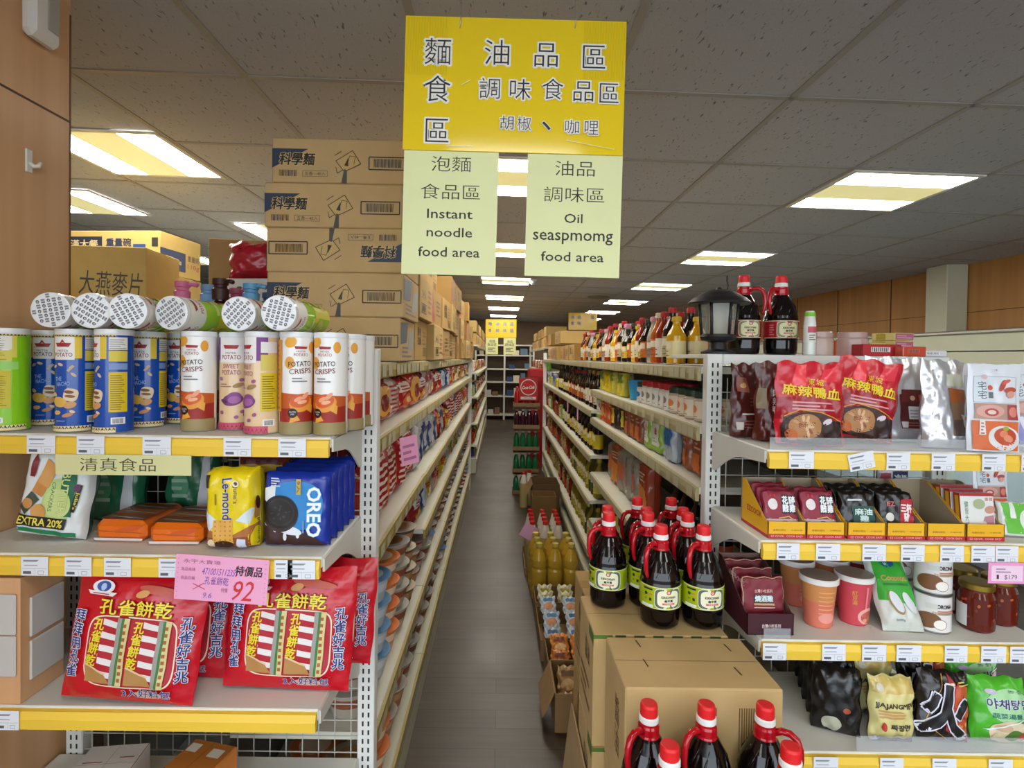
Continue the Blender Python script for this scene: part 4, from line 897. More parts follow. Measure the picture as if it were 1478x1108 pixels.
def ft(p, w, h):
    p.rect(-w/2, 0, w/2, h*.26, 'b01c2c', 1, 1); p.text('EZ COOK . COOK EASY', 0, h*.13, h*.12, 'eec0b8', w=w*.84); p.text('東寶料理包', -w*.2, h*.5, h*.12, '9a6a20', w=w*.34); p.text('方便料理', w*.25, h*.5, h*.09, '9a6a20', w=w*.3)
def st(q, d, hb, hf):
    q.rect(-d/2, 0, d/2, hf*.18, 'b01c2c', 1, 1); q.text('EZCOOK', .0, hb*.40, .013, 'b02a2c', w=d*.55, rot=-.0, bold=.03)
YB_ = disp_box(.086, .135, .110, .038, 'e8b216', '9a8a70', 'b01c2c', st, ft)
YBX = [1136, 1192, 1251, 1308, 1366, 1423]
gb = 'yellow display boxes in a row'
for i, px in enumerate(YBX):
    X = at(px, 760, 1.222).x
    YB_.put('yellow display box, %s in the row from the aisle, %s' % (nth(i), ('of red packets', 'of red packets too', 'of teal black packets', 'of red black packets', 'empty', 'of soup boxes')[i]), (X, 1.222+.0675, RZ2+.001), 0, gb)
def pk(name, cat, w, h, d, m, draw, seed, kind='brick', wr=.0014): return bagK(name, cat, w, h, d, m, draw, kind, seed, wr)
def redpk(p, w, h):
    p.rect(-w*.48, .004, w*.48, h*.36, 'd8c8cc'); p.rect(-w*.48, h*.34, w*.48, h*.97, '8e1c34'); p.rect(w*.02, h*.46, w*.44, h*.9, '16141a'); p.text('花\n雕', w*.13, h*.68, h*.36, 'e8eef0', w=w*.17, bold=.05); p.text('醉\n雞', w*.33, h*.68, h*.36, 'e8eef0', w=w*.17, bold=.05); p.ell(-w*.24, h*.68, w*.14, h*.13, 'e4dcdc', 0, 14, 2); p.text('東寶', -w*.24, h*.88, h*.07, 'e05050', w=w*.2)
    p.ell(w*.05, h*.18, w*.18, h*.12, '5c4038', .4, 14, 2); p.ell(w*.25, h*.16, w*.18, h*.1, '6a4c44', -.5, 14, 2); p.line([(-w*.1, h*.36), (w*.2, h*.40), (w*.4, h*.28)], .002, 'd8b860'); p.ell(-w*.2, h*.1, w*.07, h*.05, 'a83040', 0, 10, 1); p.ell(-w*.02, h*.08, w*.06, h*.04, 'e0b050', 0, 10, 1)
RK = pk('food_packet', 'packet', .078, .098, .016, '8e1c34/g', redpk, 71)
def tealpk(p, w, h):
    p.rect(-w*.2, h*.22, w*.44, h*.66, '14483e'); p.text('麻油\n雞', w*.12, h*.45, h*.30, 'cfe4e0', w=w*.5, bold=.05); p.rect(-w*.3, h*.78, w*.1, h*.82, 'd8dcd8', 2, 1); p.rect(-w*.4, .004, w*.4, h*.14, 'c87a4c')
TK2 = pk('food_packet', 'packet', .080, .098, .016, '15110f/g', tealpk, 72)
def blackpk(p, w, h):
    p.quad([(w*.0, h*.2), (w*.42, h*.22), (w*.46, h*.84), (w*.12, h*.82)], 'b01c30'); p.text('三杯\n雞', w*.25, h*.52, h*.4, 'f0e4e6', w=w*.3, bold=.05, rot=-.08); p.text('EZ', -w*.18, h*.72, h*.10, 'd87070', w=w*.22, bold=.04); p.ell(-w*.25, h*.42, w*.12, h*.10, 'dcdad0', 0, 14, 1); p.quad([(-w*.46, h*.02), (w*.1, .01), (w*.1, h*.14), (-w*.44, h*.26)], 'd0c8c6')
BK = pk('food_packet', 'packet', .080, .098, .016, '14100e/g', blackpk, 73)
def navypk(p, w, h):
    p.rect(-w*.05, h*.1, w*.48, h*.9, '1c2450'); p.text('清燉\n牛肉', w*.21, h*.5, h*.6, 'dfe4f0', w=w*.42, bold=.05); p.rect(-w*.46, h*.6, -w*.12, h*.85, 'b04a5a')
NK = pk('food_packet', 'packet', .080, .098, .016, 'd0d0d4/g', navypk, 74)
def sickpk(mb=None):
    mb = MB().box(-.039, .039, -.009, .009, 0, .098, 'dfe2de', .0012); p = PR(mb, plane_s(-.009), off=.0004, n=1); w, h = .078, .098
    p.rect(-w*.5, h*.93, w*.5, h*1, 'a82830', 1, 1); p.text('健\n胃\n大\n補', -w*.33, h*.5, h*.62, '54806c', w=w*.12); p.ell(w*.05, h*.75, w*.18, h*.12, 'a9b48c', 0, 16, 1); p.text('東寶', w*.34, h*.86, h*.09, 'd06a5c', w=w*.24); p.ell(w*.36, h*.62, w*.16, h*.09, 'c8907c', .2, 14, 1); p.quad([(w*.0, h*.1), (w*.46, h*.08), (w*.46, h*.5), (w*.2, h*.46)], 'b8808a'); p.ell(w*.16, h*.3, w*.08, h*.05, 'e8dcd4', 0, 12, 1); p.ell(w*.3, h*.2, w*.10, h*.06, 'a03a50', .3, 12, 1); p.ell(-w*.34, h*.08, w*.05, h*.04, 'a83048', 0, 10, 1)
    q = PR(mb, left_s(-.039), off=.0004, n=1); q.rect(-.009, 0, .009, .098, 'b83028', 1, 1); q.rect(-.005, .006, .005, .092, 'd8b020', 1, 1)
    return K('soup_box', 'box', (.078, .018, .098), ('soup_box', mb))
SK = sickpk()
def infill(kd, i, rows, desc, lean=-.22):
    X = at(YBX[i], 760, 1.222).x
    for r in range(rows):
        kd.put(desc[r], (X, 1.222+.024+.027*r, RZ2+.004+.003*r), (lean, 0, 0), 'packets in the yellow display boxes')
infill(RK, 0, 3, ('red and white chicken packet at the front of the first yellow box', 'red and white chicken packet second in the first yellow box', 'red and white chicken packet at the back of the first yellow box'))
infill(RK, 1, 2, ('red and white chicken packet at the front of the second yellow box', 'red and white chicken packet behind it in the second yellow box'))
infill(TK2, 2, 3, ('black packet with teal panel at the front of the third yellow box', 'black packet with teal panel second in the third yellow box', 'black packet with teal panel at the back of the third yellow box'))
infill(BK, 3, 3, ('black packet with red panel at the front of the fourth yellow box', 'black packet with red panel second in the fourth yellow box', 'black packet with red panel at the back of the fourth yellow box'))
X = at(1340, 720, 1.30).x
NK.put('white packet with navy panel standing high behind the black red packets', (X, 1.418, RZ2+.03), (-.06, 0, 0), 'white and navy packets'); NK.put('white packet with navy panel just below the highest one', (X+.004, 1.39, RZ2+.001), (-.06, 0, 0), 'white and navy packets')
infill(SK, 5, 3, ('white soup box with red top at the front of the last yellow box', 'white soup box second in the last yellow box', 'white soup box at the back of the last yellow box'), -.12)
ZP.put('white seafood packet standing behind the last yellow box', (at(1452, 690, 1.36).x, 1.40, RZ2+.001), (-.05, 0, 0), 'white seafood packets', .8)
def greenpk(p, w, h):
    p.quad([(-w*.42, h*.06), (w*.45, h*.06), (w*.45, h*.95), (-w*.45, h*.95)], '64b83c'); p.ell(w*.2, h*.45, w*.30, h*.38, 'e0e4e0', 0, 18, 2); p.ell(w*.24, h*.45, w*.2, h*.26, 'c86a3c', 0, 14, 1); p.rect(-w*.3, h*.5, -w*.18, h*.95, 'e4e8e2', 2, 2)
GK = bagK('food_packet', 'packet', .10, .078, .02, 'dfe4e2/s', greenpk, 'brick', 75, .0014)
put_front(GK, 1476, 779, RZ2, 'white and green food packet at the end of the yellow box row', (-.3, .06, 0), None, .012)

# third shelf: maroon display box, cups, coconut bag, cans, jars
def mf(p, w, h): p.text('台灣小吃系列', w*.02, h*.42, h*.2, 'e0ccc8', w=w*.4, bold=.02)
def ms(q, d, hb, hf): q.rect(-d*.44, hf*.5, -d*.34, hf*.8, 'b09068', 1, 1); q.text('台灣小吃', d*.15, hb*.85, .012, 'd8c4c0', w=d*.5)
MBX = disp_box(.106, .165, .128, .048, '3e0c1c', '6a4a44', '3e0c1c', ms, mf)
X = at(1113, 900, 1.215).x
MBX.put('dark maroon display box of soup pouches at the aisle end of its shelf', (X, 1.218+.0825, RZ3+.001))
def soup(p, w, h):
    p.frame(-w*.48, h*.02, w*.48, h*.98, .0016, 'c8a890'); p.quad([(-w*.46, h*.2), (w*.46, h*.3), (w*.46, h*.96), (-w*.46, h*.96)], '781424'); p.text('台灣小吃系列', 0, h*.70, h*.07, 'e8c0b8', w=w*.42, bold=.02); p.rect(-w*.24, h*.46, w*.22, h*.62, '1a1416'); p.text('燒酒雞', 0, h*.54, h*.13, 'd4e6e8', w=w*.42, bold=.05); p.rect(-w*.24, h*.40, w*.24, h*.44, 'c8a070'); p.lines(-w*.24, h*.34, w*.26, h*.38, 'e0b8b0', 1); p.quad([(-w*.2, h*.05), (w*.1, .04*h), (w*.1, h*.16), (-w*.2, h*.14)], 'd0d0d4'); p.ell(w*.14, h*.12, w*.1, h*.05, 'b8603c', 0, 12, 1)
SP = bagK('soup_pouch', 'pouch', .098, .105, .016, '6c1222/g', soup, 'brick', 81, .0014)
for r, lab in enumerate(('maroon soup pouch with three white characters at the front of the maroon box', 'maroon soup pouch in the middle of the maroon box', 'maroon soup pouch at the back of the maroon box')):
    SP.put(lab, (X, 1.218+.034+.05*r, RZ3+.012+.002*r), (-.14, 0, 0), 'pouches in the maroon box')
def cup(name, col, hi, draw):
    mb = MB().lathe([(.028, 0, col), (.0305, .004), (.034, .06, hi), (.039, .108)], col, 36); S = cyl_s(.0295, .039, .108); draw(PR(mb, S, .00009, .0004, 6, .005, .005))
    lid = MB().lathe([(.0395, .103), (.0425, .104), (.0425, .114), (.040, .116)], 'e4e2e0/s', 36); film = MB().lathe([(.040, .1152), (.0398, .1166)], 'a08a80/s', 36)
    return K(name, 'cup', (.085, .085, .117), ('cup_body', mb), ('lid_rim', lid, ('lid_film', film)))
def c1(p): p.lines(-.018, .035, .02, .095, 'e8a878', 6, 3, .25); p.ell(0, .025, .018, .012, 'e89a90', 0, 14, 1)
def c2(p): p.text('紅\n豆\n湯', -.012, .068, .034, 'e0b040', w=.009); p.rect(.008, .02, .012, .095, 'e48890', 1, 3); p.ell(.016, .024, .022, .020, 'e8a8a0', 0, 18, 2); p.ell(.018, .022, .018, .015, 'b85850', 0, 18, 2); p.ell(.01, .014, .006, .005, 'd8a070', 0, 10, 1); p.ell(.022, .018, .007, .006, 'c87868', 0, 10, 1)
CU1 = cup('dessert_cup', 'd8745c', 'cf8a50', c1); CU2 = cup('dessert_cup', 'c84450', 'c84450', c2)
put_front(CU1, 1180, 912, RZ3, 'orange and pink dessert cup with white lid rim at the front', (0, 0, .1), None, .042)
put_front(CU2, 1231, 908, RZ3, 'pink red dessert cup with white lid rim at the front', (0, 0, -.1), None, .042)
CU1.put('orange dessert cup at the back, behind the orange and pink one', (at(1150, 850, 1.38).x, 1.385, RZ3+.001), .4, 'rear dessert cups'); CU1.put('orange dessert cup at the back, behind the pink red one', (at(1200, 850, 1.39).x, 1.395, RZ3+.001), -.4, 'rear dessert cups'); CU2.put('pink dessert cup at the back next to the green bag', (at(1240, 850, 1.41).x, 1.415, RZ3+.001), .2, 'rear dessert cups')
def coco(p, w, h):
    p.quad([(-w*.44, h*.38), (w*.42, h*.30), (w*.38, h*.97), (-w*.38, h*.97)], '38a832'); p.ell(-w*.05, h*.86, w*.18, h*.055, '1c4a8c', 0, 16, 2); p.ell(-w*.1, h*.86, w*.05, h*.02, 'd8e4f0', 0, 10, 1); p.text('Coconut', 0, h*.66, h*.07, 'c8964c', w=w*.6, bold=.04, edge='e8d8a0', ew=.06); p.rect(-w*.3, h*.56, w*.3, h*.59, '2c7a2c'); p.ell(-w*.12, h*.34, w*.14, h*.16, '9a7a3c', .3, 16, 2); p.ell(-w*.11, h*.35, w*.115, h*.14, 'd8dce0', .3, 16, 2); p.ell(w*.2, h*.34, w*.11, h*.14, 'd8dce0', .35, 16, 2); p.text('500g', -w*.1, h*.12, h*.035, '5a6a9a', w=w*.2)
CB = bagK('green_bag', 'bag', .090, .170, .05, 'c8ccc4/g', coco, 'pillow', 91, .0022, mback='6a7a60/g')
put_front(CB, 1304, 917, RZ3, 'green bag with white pods leaning far back beside the stacked cans', (-.55, -.02, -.10), None, .016)
def can(draw):
    mb = MB().lathe([(.0345, 0, 'a8a8a8/m'), (.0365, .003, 'a8a8a8/m'), (.0365, .006, 'e4e2e0/s'), (.0365, .098, 'a8a8a8/m'), (.0368, .1005), (.035, .1015)], 'e4e2e0/s', 36); draw(PR(mb, cyl_s(.0365), .00009, .0004, 6, .005, .005))
    return K('coconut_can', 'can', (.073, .073, .1015), ('coconut_can', mb))
def cc(p): p.text('CORONA', .002, .074, .0105, '2a2224', w=.038, bold=.05); p.rect(-.01, .060, .036, .063, 'c86a50'); p.rect(-.02, .052, .05, .059, 'a88a70'); p.text('100%', -.016, .056, .006, 'efe4d8', w=.014); p.ell(-.028, .034, .026, .021, '7a5230', .2, 18, 2); p.ell(-.004, .026, .014, .014, '9a7050', 0, 18, 2); p.ell(-.004, .026, .0125, .0125, 'efeae2', 0, 18, 2); p.rect(-.032, .066, -.01, .08, 'd0d4cc')
CN = can(cc); gcan = 'white coconut cans'
pf = on(1363, 917, RZ3); X, Y = pf.x, pf.y+.037
for k, (dx, dy, dz, lab) in enumerate(((0, 0, 0, 'white coconut can at the bottom of the front stack'), (.001, .001, .088, 'white coconut can on top of the front stack'), (-.018, .092, 0, 'white coconut can at the bottom of the rear stack'), (-.017, .092, .088, 'white coconut can on top of the rear stack'), (.06, .088, 0, 'white coconut can behind the front stack by the jars'))):
    CN.put(lab, (X+dx, Y+dy, RZ3+.001+dz), -.12+.05*k, gcan, (1, 1, .86))
def jar():
    gl = MB().lathe([(.030, 0), (.0345, .005), (.035, .02), (.035, .078), (.030, .090), (.0295, .096)], '5c1a0c/s', 32); p = PR(gl, cyl_s(.035), .00009, .0004, 4, .005, .005)
    rn = random.Random(8)
    for i in range(26): p.ell(rn.uniform(-.1, .1), rn.uniform(.012, .072), .004, .003, rn.choice(('a83c18', '6c1c0c', 'b85a24')), rn.uniform(0, 3), 8, 1); p.o -= p.step
    p.up(); p.rect(.022, .006, .05, .066, 'dfe2e8'); p.rect(.026, .012, .03, .06, '9ab0c8', 1, 2); p.rect(-.1, .01, -.045, .06, 'd8d8d4')
    lid = MB().lathe([(.032, .095), (.0335, .097), (.0335, .108), (.031, .111)], '9c8434/m', 32)
    return K('sauce_jar', 'jar', (.07, .07, .111), ('glass_jar', gl), ('metal_lid', lid))
JR = jar(); gj = 'red sauce jars with gold lids'
for px, py, dy, lab in ((1428, 917, 0, 'red sauce jar with gold lid next to the coconut cans'), (1468, 911, .012, 'red sauce jar with gold lid at the picture edge below the pink card')): 
    p = on(px, py, RZ3); JR.put(lab, (p.x, p.y+.036+dy, RZ3+.001), .1, gj)
for X_, Y_, lab in ((1.163, 1.35, 'red sauce jar with gold lid in the second row by the cans'), (1.165, 1.425, 'red sauce jar with gold lid deepest by the rear post')): JR.put(lab, (X_, Y_, RZ3+.001), .3, gj)

# lowest shelf: noodle bags
def jjaj(p, w, h):
    p.quad([(-w*.48, h*.76), (w*.48, h*.78), (w*.48, h*.98), (-w*.48, h*.98)], 'd2b868/g'); p.text('JJAJANGMEN', 0, h*.58, h*.095, '2c2620', w=w*.86, bold=.03); p.lines(-w*.38, h*.40, w*.32, h*.53, 'c89a5c', 3, 3, .6); p.ell(-w*.28, h*.27, w*.055, h*.065, 'b82c20', 0, 14, 1); p.text('짜장면', w*.08, h*.27, h*.09, '2c2218', w=w*.42, bold=.04); p.text('600g', w*.05, h*.15, h*.03, '6a6050', w=w*.14)
    p.quad([(-w*.46, h*.0), (w*.46, h*.0), (w*.46, h*.10), (-w*.46, h*.10)], '5c4a58/g'); p.ell(-w*.4, h*.06, w*.1, h*.05, 'c8c8d0', 0, 12, 1); p.ell(-w*.34, h*.86, w*.08, h*.06, 'd8d4c4', 0, 12, 1)
JB = bagK('noodle_bag', 'noodle bag', .100, .142, .045, 'd9cf8a/g', jjaj, 'pillow', 101, .003, mback='1a1614/g')
put_front(JB, 1285, 1078, RZ4, 'cream noodle bag with black latin lettering at the front', (-.10, .03, 0), 'cream noodle bags', .02)
p = on(1262, 1050, RZ4); JB.put('cream noodle bag standing behind the front one with a torn top', (p.x+.025, p.y+.04, RZ4+.012), (-.06, -.06, .1), 'cream noodle bags')
JB.put('cream noodle bag deepest behind the others near the mesh', (p.x+.06, p.y+.12, RZ4+.012), (-.03, .02, -.05), 'cream noodle bags')
def fire(p, w, h):
    p.quad([(-w*.05, h*.2), (w*.46, h*.0), (w*.46, h*.55), (w*.05, h*.97)], 'a01c24'); p.quad([(w*.05, h*.35), (w*.48, h*.2), (w*.48, h*.80), (w*.2, h*.88)], 'c4562c'); p.ell(w*.28, h*.24, w*.24, h*.17, '8a2c18', 0, 20, 2); p.ell(w*.30, h*.25, w*.18, h*.12, 'b84a24', 0, 18, 2)
    for i, (a, b) in enumerate(((.24, .28), (.34, .22), (.28, .2), (.38, .3))): p.ell(w*a, h*b, w*.05, h*.03, ('d8803c', 'c86a2c', '8c2a18', 'e0a050')[i], i, 10, 1)
    p.line([(-w*.45, h*.2), (-w*.05, h*.97)], .0012, 'd8a838'); p.line([(-w*.4, h*.24), (w*.1, h*.02)], .0012, 'd8a838'); p.ell(w*.05, h*.82, w*.1, h*.03, 'e8c8a0', .6, 12, 1)
    p.step = .0007; p.text('火', -w*.02, h*.46, h*.70, '100c0e', w=w*.84, bold=.05, edge='dcdcec', ew=.085, rot=-.12); p.lines(w*.2, h*.84, w*.45, h*.92, 'd8c070', 2)
FB = bagK('noodle_bag', 'noodle bag', .112, .150, .045, '1a1212/g', fire, 'pillow', 103, .0025)
gk = 'black fire noodle bags'
put_front(FB, 1357, 1079, RZ4, 'black and red noodle bag with one huge brush character at the front', (-.14, .08, -.05), gk, .02)
FB.put('black and red noodle bag just behind the front brush character one', (at(1340, 1000, 1.28).x, 1.285, RZ4+.012), (-.1, -.08, 0), gk)
FB.put('black and red noodle bag at the back against the mesh', (at(1340, 990, 1.37).x, 1.38, RZ4+.012), (-.03, .0, 0), gk)
def kor(p, w, h):
    p.quad([(-w*.45, h*.02), (-w*.15, h*.02), (w*.0, h*.5), (-w*.45, h*.9)], '4cb428/g'); p.ell(w*.1, h*.60, w*.40, h*.26, 'a8d8a0', 0, 22, 3); p.text('야채탕면', w*.08, h*.63, h*.15, '3a3470', w=w*.78, bold=.035, edge='f0f2f8', ew=.08); p.text('蔬菜湯麵', w*.04, h*.45, h*.08, '2c7a70', w=w*.54, bold=.02); p.ell(-w*.22, h*.80, w*.09, h*.04, 'c8bcd4', 0, 12, 1); p.text('농심', w*.2, h*.82, h*.05, '4a6a40', w=w*.26)
    p.ell(w*.1, h*.18, w*.40, h*.20, 'd8c8a8', 0, 22, 3); p.ell(-w*.05, h*.27, w*.16, h*.06, 'c8a888', 0, 14, 1); p.ell(w*.14, h*.15, w*.16, h*.09, '4c7a2c', .2, 16, 2); p.ell(w*.32, h*.15, w*.09, h*.07, 'b84434', 0, 12, 1); p.ell(-w*.14, h*.12, w*.12, h*.06, 'e8d4b0', 0, 12, 1); p.ell(w*.38, h*.34, w*.08, h*.05, 'd8b0bc', 0, 12, 1); p.quad([(-w*.38, h*.22), (-w*.3, h*.22), (w*.44, h*.42), (w*.44, h*.44)], 'e4ece6', 6, 1)
KB = bagK('noodle_bag', 'noodle bag', .124, .138, .05, '52b82e/g', kor, 'pillow', 105, .0025)
gk = 'green vegetable noodle bags'
put_front(KB, 1440, 1080, RZ4, 'green noodle bag with white outlined characters and soup picture at the front', (-.16, .04, -.05), gk, .022)
KB.put('green noodle bag standing behind the front one', (at(1410, 1000, 1.29).x, 1.305, RZ4+.014), (-.1, -.06, .08), gk)
KB.put('green noodle bag deepest at the back by the mesh', (at(1408, 1000, 1.38).x, 1.395, RZ4+.014), (-.05, 0, 0), gk)
def blk(p, w, h): p.ell(-w*.1, h*.16, w*.2, h*.12, 'b8b8a4', 0, 16, 2); p.ell(w*.2, h*.4, w*.08, h*.04, 'a04020', 0, 10, 1)
BKB = bagK('noodle_bag', 'noodle bag', .10, .150, .04, '0f0c0c/g', blk, 'pillow', 107, .0028)
for i, (px, Y, n) in enumerate(((1206, 1.245, 'first from the front'), (1198, 1.295, 'second from the front'), (1190, 1.345, 'third from the front'), (1183, 1.395, 'fourth from the front'), (1177, 1.445, 'deepest, by the mesh'))):
    X_ = at(px, 1030, Y).x; BKB.put('black noodle bag turned edgewise in a line, '+n, (X_, Y, RZ4+.001), (-.08, 0, -.42), 'black noodle bags turned edgewise')

# on top of the right end display
ZT = 1.432
def lantern():
    base = MB().lathe([(.062, 0), (.062, .006), (.035, .014), (.030, .034), (.060, .040), (.066, .05), (.064, .058)], '1b1b1c', 6)
    fr = MB(); gl = MB()
    for i in range(6):
        a = i*PI/3; x0, y0 = .060*math.sin(a), -.060*math.cos(a); x1, y1 = .070*math.sin(a), -.070*math.cos(a)
        fr.tube([(x0, y0, .056), (x1, y1, .150)], .0055, '1b1b1c', 6)
    gl.lathe([(.056, .058), (.066, .149)], 'b8b8a8/t45', 6, smooth=False)
    roof = MB().lathe([(.112, .146), (.114, .150), (.098, .162), (.060, .180), (.030, .188), (.012, .190), (.008, .196)], '1b1b1c', 28)
    bulb = MB().lathe([(.008, .06), (.012, .07), (.016, .10), (.012, .12), (.004, .128)], 'd8d4c0/t60', 14)
    return K('solar_lantern', 'lantern', (.228, .228, .196), ('base', base), ('frame', fr, ('glass', gl), ('bulb', bulb)), ('roof', roof))
LN = lantern(); Yl = 1.565; X = at(1037, 470, Yl).x
LN.put('black garden lantern with glass sides standing among the sauce bottles', (X, Yl, RTOP+.001), .28, None, (.76, .76, .98))
# ---------------------------------------------------------------- soy sauce jugs, cartons in the aisle
def jug(lab_hi, hs=1):
    green = lab_hi == 'green'; blk = '0c0606/s'
    b = MB().lathe([(.040, 0), (.0455, .006), (.047, .02), (.047, .044), (.0495, .050), (.0495, .104), (.0475, .110), (.047, .118), (.043, .135), (.033, .160), (.023, .178), (.0175, .186), (.0175, .2)], blk, 32)
    for k in range(10):                                  # moulded flutes on the shoulder
        a = k*PI/5; b.tube([(.0455*math.sin(a), -.0455*math.cos(a), .123), (.0385*math.sin(a+.25), -.0385*math.cos(a+.25), .146), (.0275*math.sin(a+.5), -.0275*math.cos(a+.5), .169)], [.001, .0022, .001], blk, 5)
    lb = MB().lathe([(.0499, .0505), (.0499, .1035)], 'a9b81c/s' if green else '9c1e28/s', 36); S = cyl_s(.0499); p = PR(lb, S, .00008, .0003, 8, .005, .005)
    for z in (.0508, .1012): p.rect(-.075, z, .075, z+.002, 'dfe6a8' if green else 'd8c8a0', 16, 1); p.o -= p.step
    p.up(); p.ell(0, .077, .034, .0245, 'dfe8c0' if green else 'e0d6b8', 0, 28, 3, 5); p.ell(0, .077, .0325, .023, '5c6664' if green else '8a8464', 0, 28, 3, 5); p.ell(0, .077, .027, .0195, 'efeecb' if green else 'e6e4b0', 0, 26, 3, 4)
    p.ell(0, .0925, .0055, .0055, 'c02c2c', 0, 6, 1); p.ell(0, .0925, .0035, .0035, 'efe6d0', 0, 6, 1); p.text('萬', 0, .0925, .004, 'c02c2c'); p.text('KIKKOMAN', 0, .081, .0055, '1d1a16', w=.034, bold=.05); p.text('龜甲萬', 0, .0725, .006, '1d1a16', w=.02, bold=.04); p.rect(-.015, .063, .015, .0675, 'd06a6a', 4, 1); p.text('甘醇醬油', 0, .0653, .0035, 'efe0d8', w=.02)
    if green:
        p.rect(-.062, .094, -.038, .098, '1d2418', 4, 1); p.ell(-.055, .084, .004, .004, '2c3418', 0, 10, 1); p.ell(-.043, .083, .004, .003, 'c88a2c', 0, 10, 1); p.ell(-.055, .072, .003, .003, '7c8a1c', 0, 10, 1); p.rect(-.046, .068, -.04, .075, '2c3418', 2, 1); p.rect(-.066, .054, -.036, .060, 'dfe6d0', 4, 1); p.lines(.042, .062, .066, .096, '7c8a18', 6, 5, .3); p.rect(.05, .054, .064, .064, '8a9a8c', 3, 1)
    else: p.lines(-.055, .06, -.04, .095, 'c86a6a', 5)
    cb = 'b40e1c/s'
    co = MB().lathe([(.0205, .176), (.0205, .183), (.0195, .186), (.0195, .199), (.0175, .203), (.0175, .207)], cb, 28)
    pts = [(-.016, 0, .193), (-.028, 0, .200), (-.042, 0, .200), (-.053, 0, .192), (-.0585, 0, .176), (-.0595, 0, .158), (-.0575, 0, .140), (-.0535, 0, .127), (-.0515, 0, .121)]
    pts = [(hs*x*math.cos(.55), x*math.sin(.55), z) for x, y, z in pts]
    ha = MB().tube(pts, [.006, .0062, .0064, .0064, .0062, .0058, .0052, .0042, .0026], cb, 10)
    rg = MB().lathe([(.0165, .206), (.0180, .208), (.0178, .217), (.0165, .219)], 'ecebe8', 28)
    cp = MB().lathe([(.0160, .218), (.0160, .236), (.0145, .2405), (.012, .2415)], 'e01a20', 28)
    return K('soy_sauce_jug', 'soy sauce jug', (.1, .1, .242), ('bottle_body', b, ('label', lb)), ('neck_collar', co, ('handle', ha)), ('tamper_ring', rg), ('screw_cap', cp))
JG, JG2, JR2, JR3 = jug('green'), jug('green', -1), jug('red'), jug('red', -1)
def carton(w, d, h, col='c9aa74/c', draw=None, name='carton', tape=True, side=None):
    mb = MB().box(-w/2, w/2, -d/2, d/2, 0, h, col, .003)
    if draw: draw(PR(mb, plane_s(-d/2), off=.0005, n=1), w, h)
    if side: side(PR(mb, right_s(w/2), off=.0005, n=1), PR(mb, left_s(-w/2), off=.0005, n=1), d, h)
    p = PR(mb, top_s(h), off=.0003, n=1); p.line([(-w/2, 0), (w/2, 0)], .0018, '7c5c30')
    parts = [(name, mb)]
    if tape:
        tp = MB().box(-w/2-.0004, w/2+.0004, -.024, .024, h, h+.0004, 'b9965a/s'); parts = [('box_body', mb), ('tape', tp)]
    return K(name, 'carton', (w, d, h), *parts)
ZC = on(870, 914, 0).z  # floor level
YA0, YA1 = 1.033, 1.228; zc = at(965, 919, YA1).z
xa0, xa1 = at(903, 997, YA0).x, at(1132, 995, YA0).x
def stap(p, w, h): p.rect(-w*.40, h*.80, -w*.30, h*.86, 'b04c3c', 1, 1); p.rect(w*.02, h*.80, w*.08, h*.86, 'b04c3c', 1, 1); p.bars(w*.22, h*.52, w*.34, h*.86, '7a6038', 8); p.ell(w*.22, h*.38, .005, .005, '5c4428', 0, 10, 1); p.line([(w*.06, h*.40), (w*.20, h*.38)], .0015, '9c7a48')
w1, d1 = xa1-xa0, YA1-YA0-.004
def sd(r, l, d, h): l.text('醬\n油', d*.15, h*.55, h*.45, '6c4c24', w=.04); l.line([(-d*.3, h*.05), (d*.1, h*.7)], .0012, 'c8ab78')
C1 = carton(w1, d1, .262, 'c9aa74/c', stap, tape=False, side=sd)
cx1, cy1 = (xa0+xa1)/2, (YA0+YA1)/2
for k, lab in enumerate(('brown carton in front of the soy jugs, topmost of its stack with closed lid', 'brown carton under the topmost closed one, below the front jugs', 'brown carton at the floor under the closed carton stack')):
    C1.put(lab, (cx1, cy1, zc-.262*(k+1)-.001*k), 0, 'brown cartons stacked in the aisle')
for (px, py, n) in ((921, 929, 'rear, aisle side'), (1050, 935, 'rear, shelf side'), (932, 957, 'front, aisle side'), (1065, 969, 'front, shelf side')):
    q = on(px, py, zc); o = obj('staple', MB().box(-.0012, .0012, -.014, .014, 0, .0012, '7c6844/m', .0004)); o.location = (q.x, q.y, zc+.0006); o.rotation_euler = (0, 0, .12)
    tag(o, 'metal staple in the closed brown carton lid, %s' % n, 'staple', 'staples in the carton lid')
xb0, xb1 = at(857, 914, 1.237).x, at(1052, 914, 1.237).x; w2 = xb1-xb0
def tp(p, w, h): p.rect(-w*.5, h*.965, -w*.36, h, '5a7a3a/s', 1, 1); [p.rect(-w*.34+i*w*.14, h*.975, -w*.34+i*w*.14+w*.08, h, '3c5a30', 1, 1) for i in range(6)]
def tps(r, l, d, h): l.rect(d*.2, h*.9, d*.5, h, '5a7a3a', 1, 1); l.text('醬油', d*.1, h*.7, h*.2, '4c3418', w=.06); l.lines(-d*.35, h*.2, d*.3, h*.5, '8a6a3c', 3)
C2 = carton(w2, .206, .262, 'c6a771/c', tp, tape=False, side=tps); C3 = carton(w2-.02, .2, .255, 'b8945a/c', None, tape=True, side=tps)
bx = (xb0+xb1)/2
for k, lab in enumerate(('carton with green tape at the rim, holding the front rows of soy jugs', 'carton in the middle of the stack under the green taped one', 'carton at the floor under the green taped stack')): C2.put(lab, (bx, 1.237+.103, zc-.001-.263*(k+1)), 0, 'brown cartons stacked in the aisle')
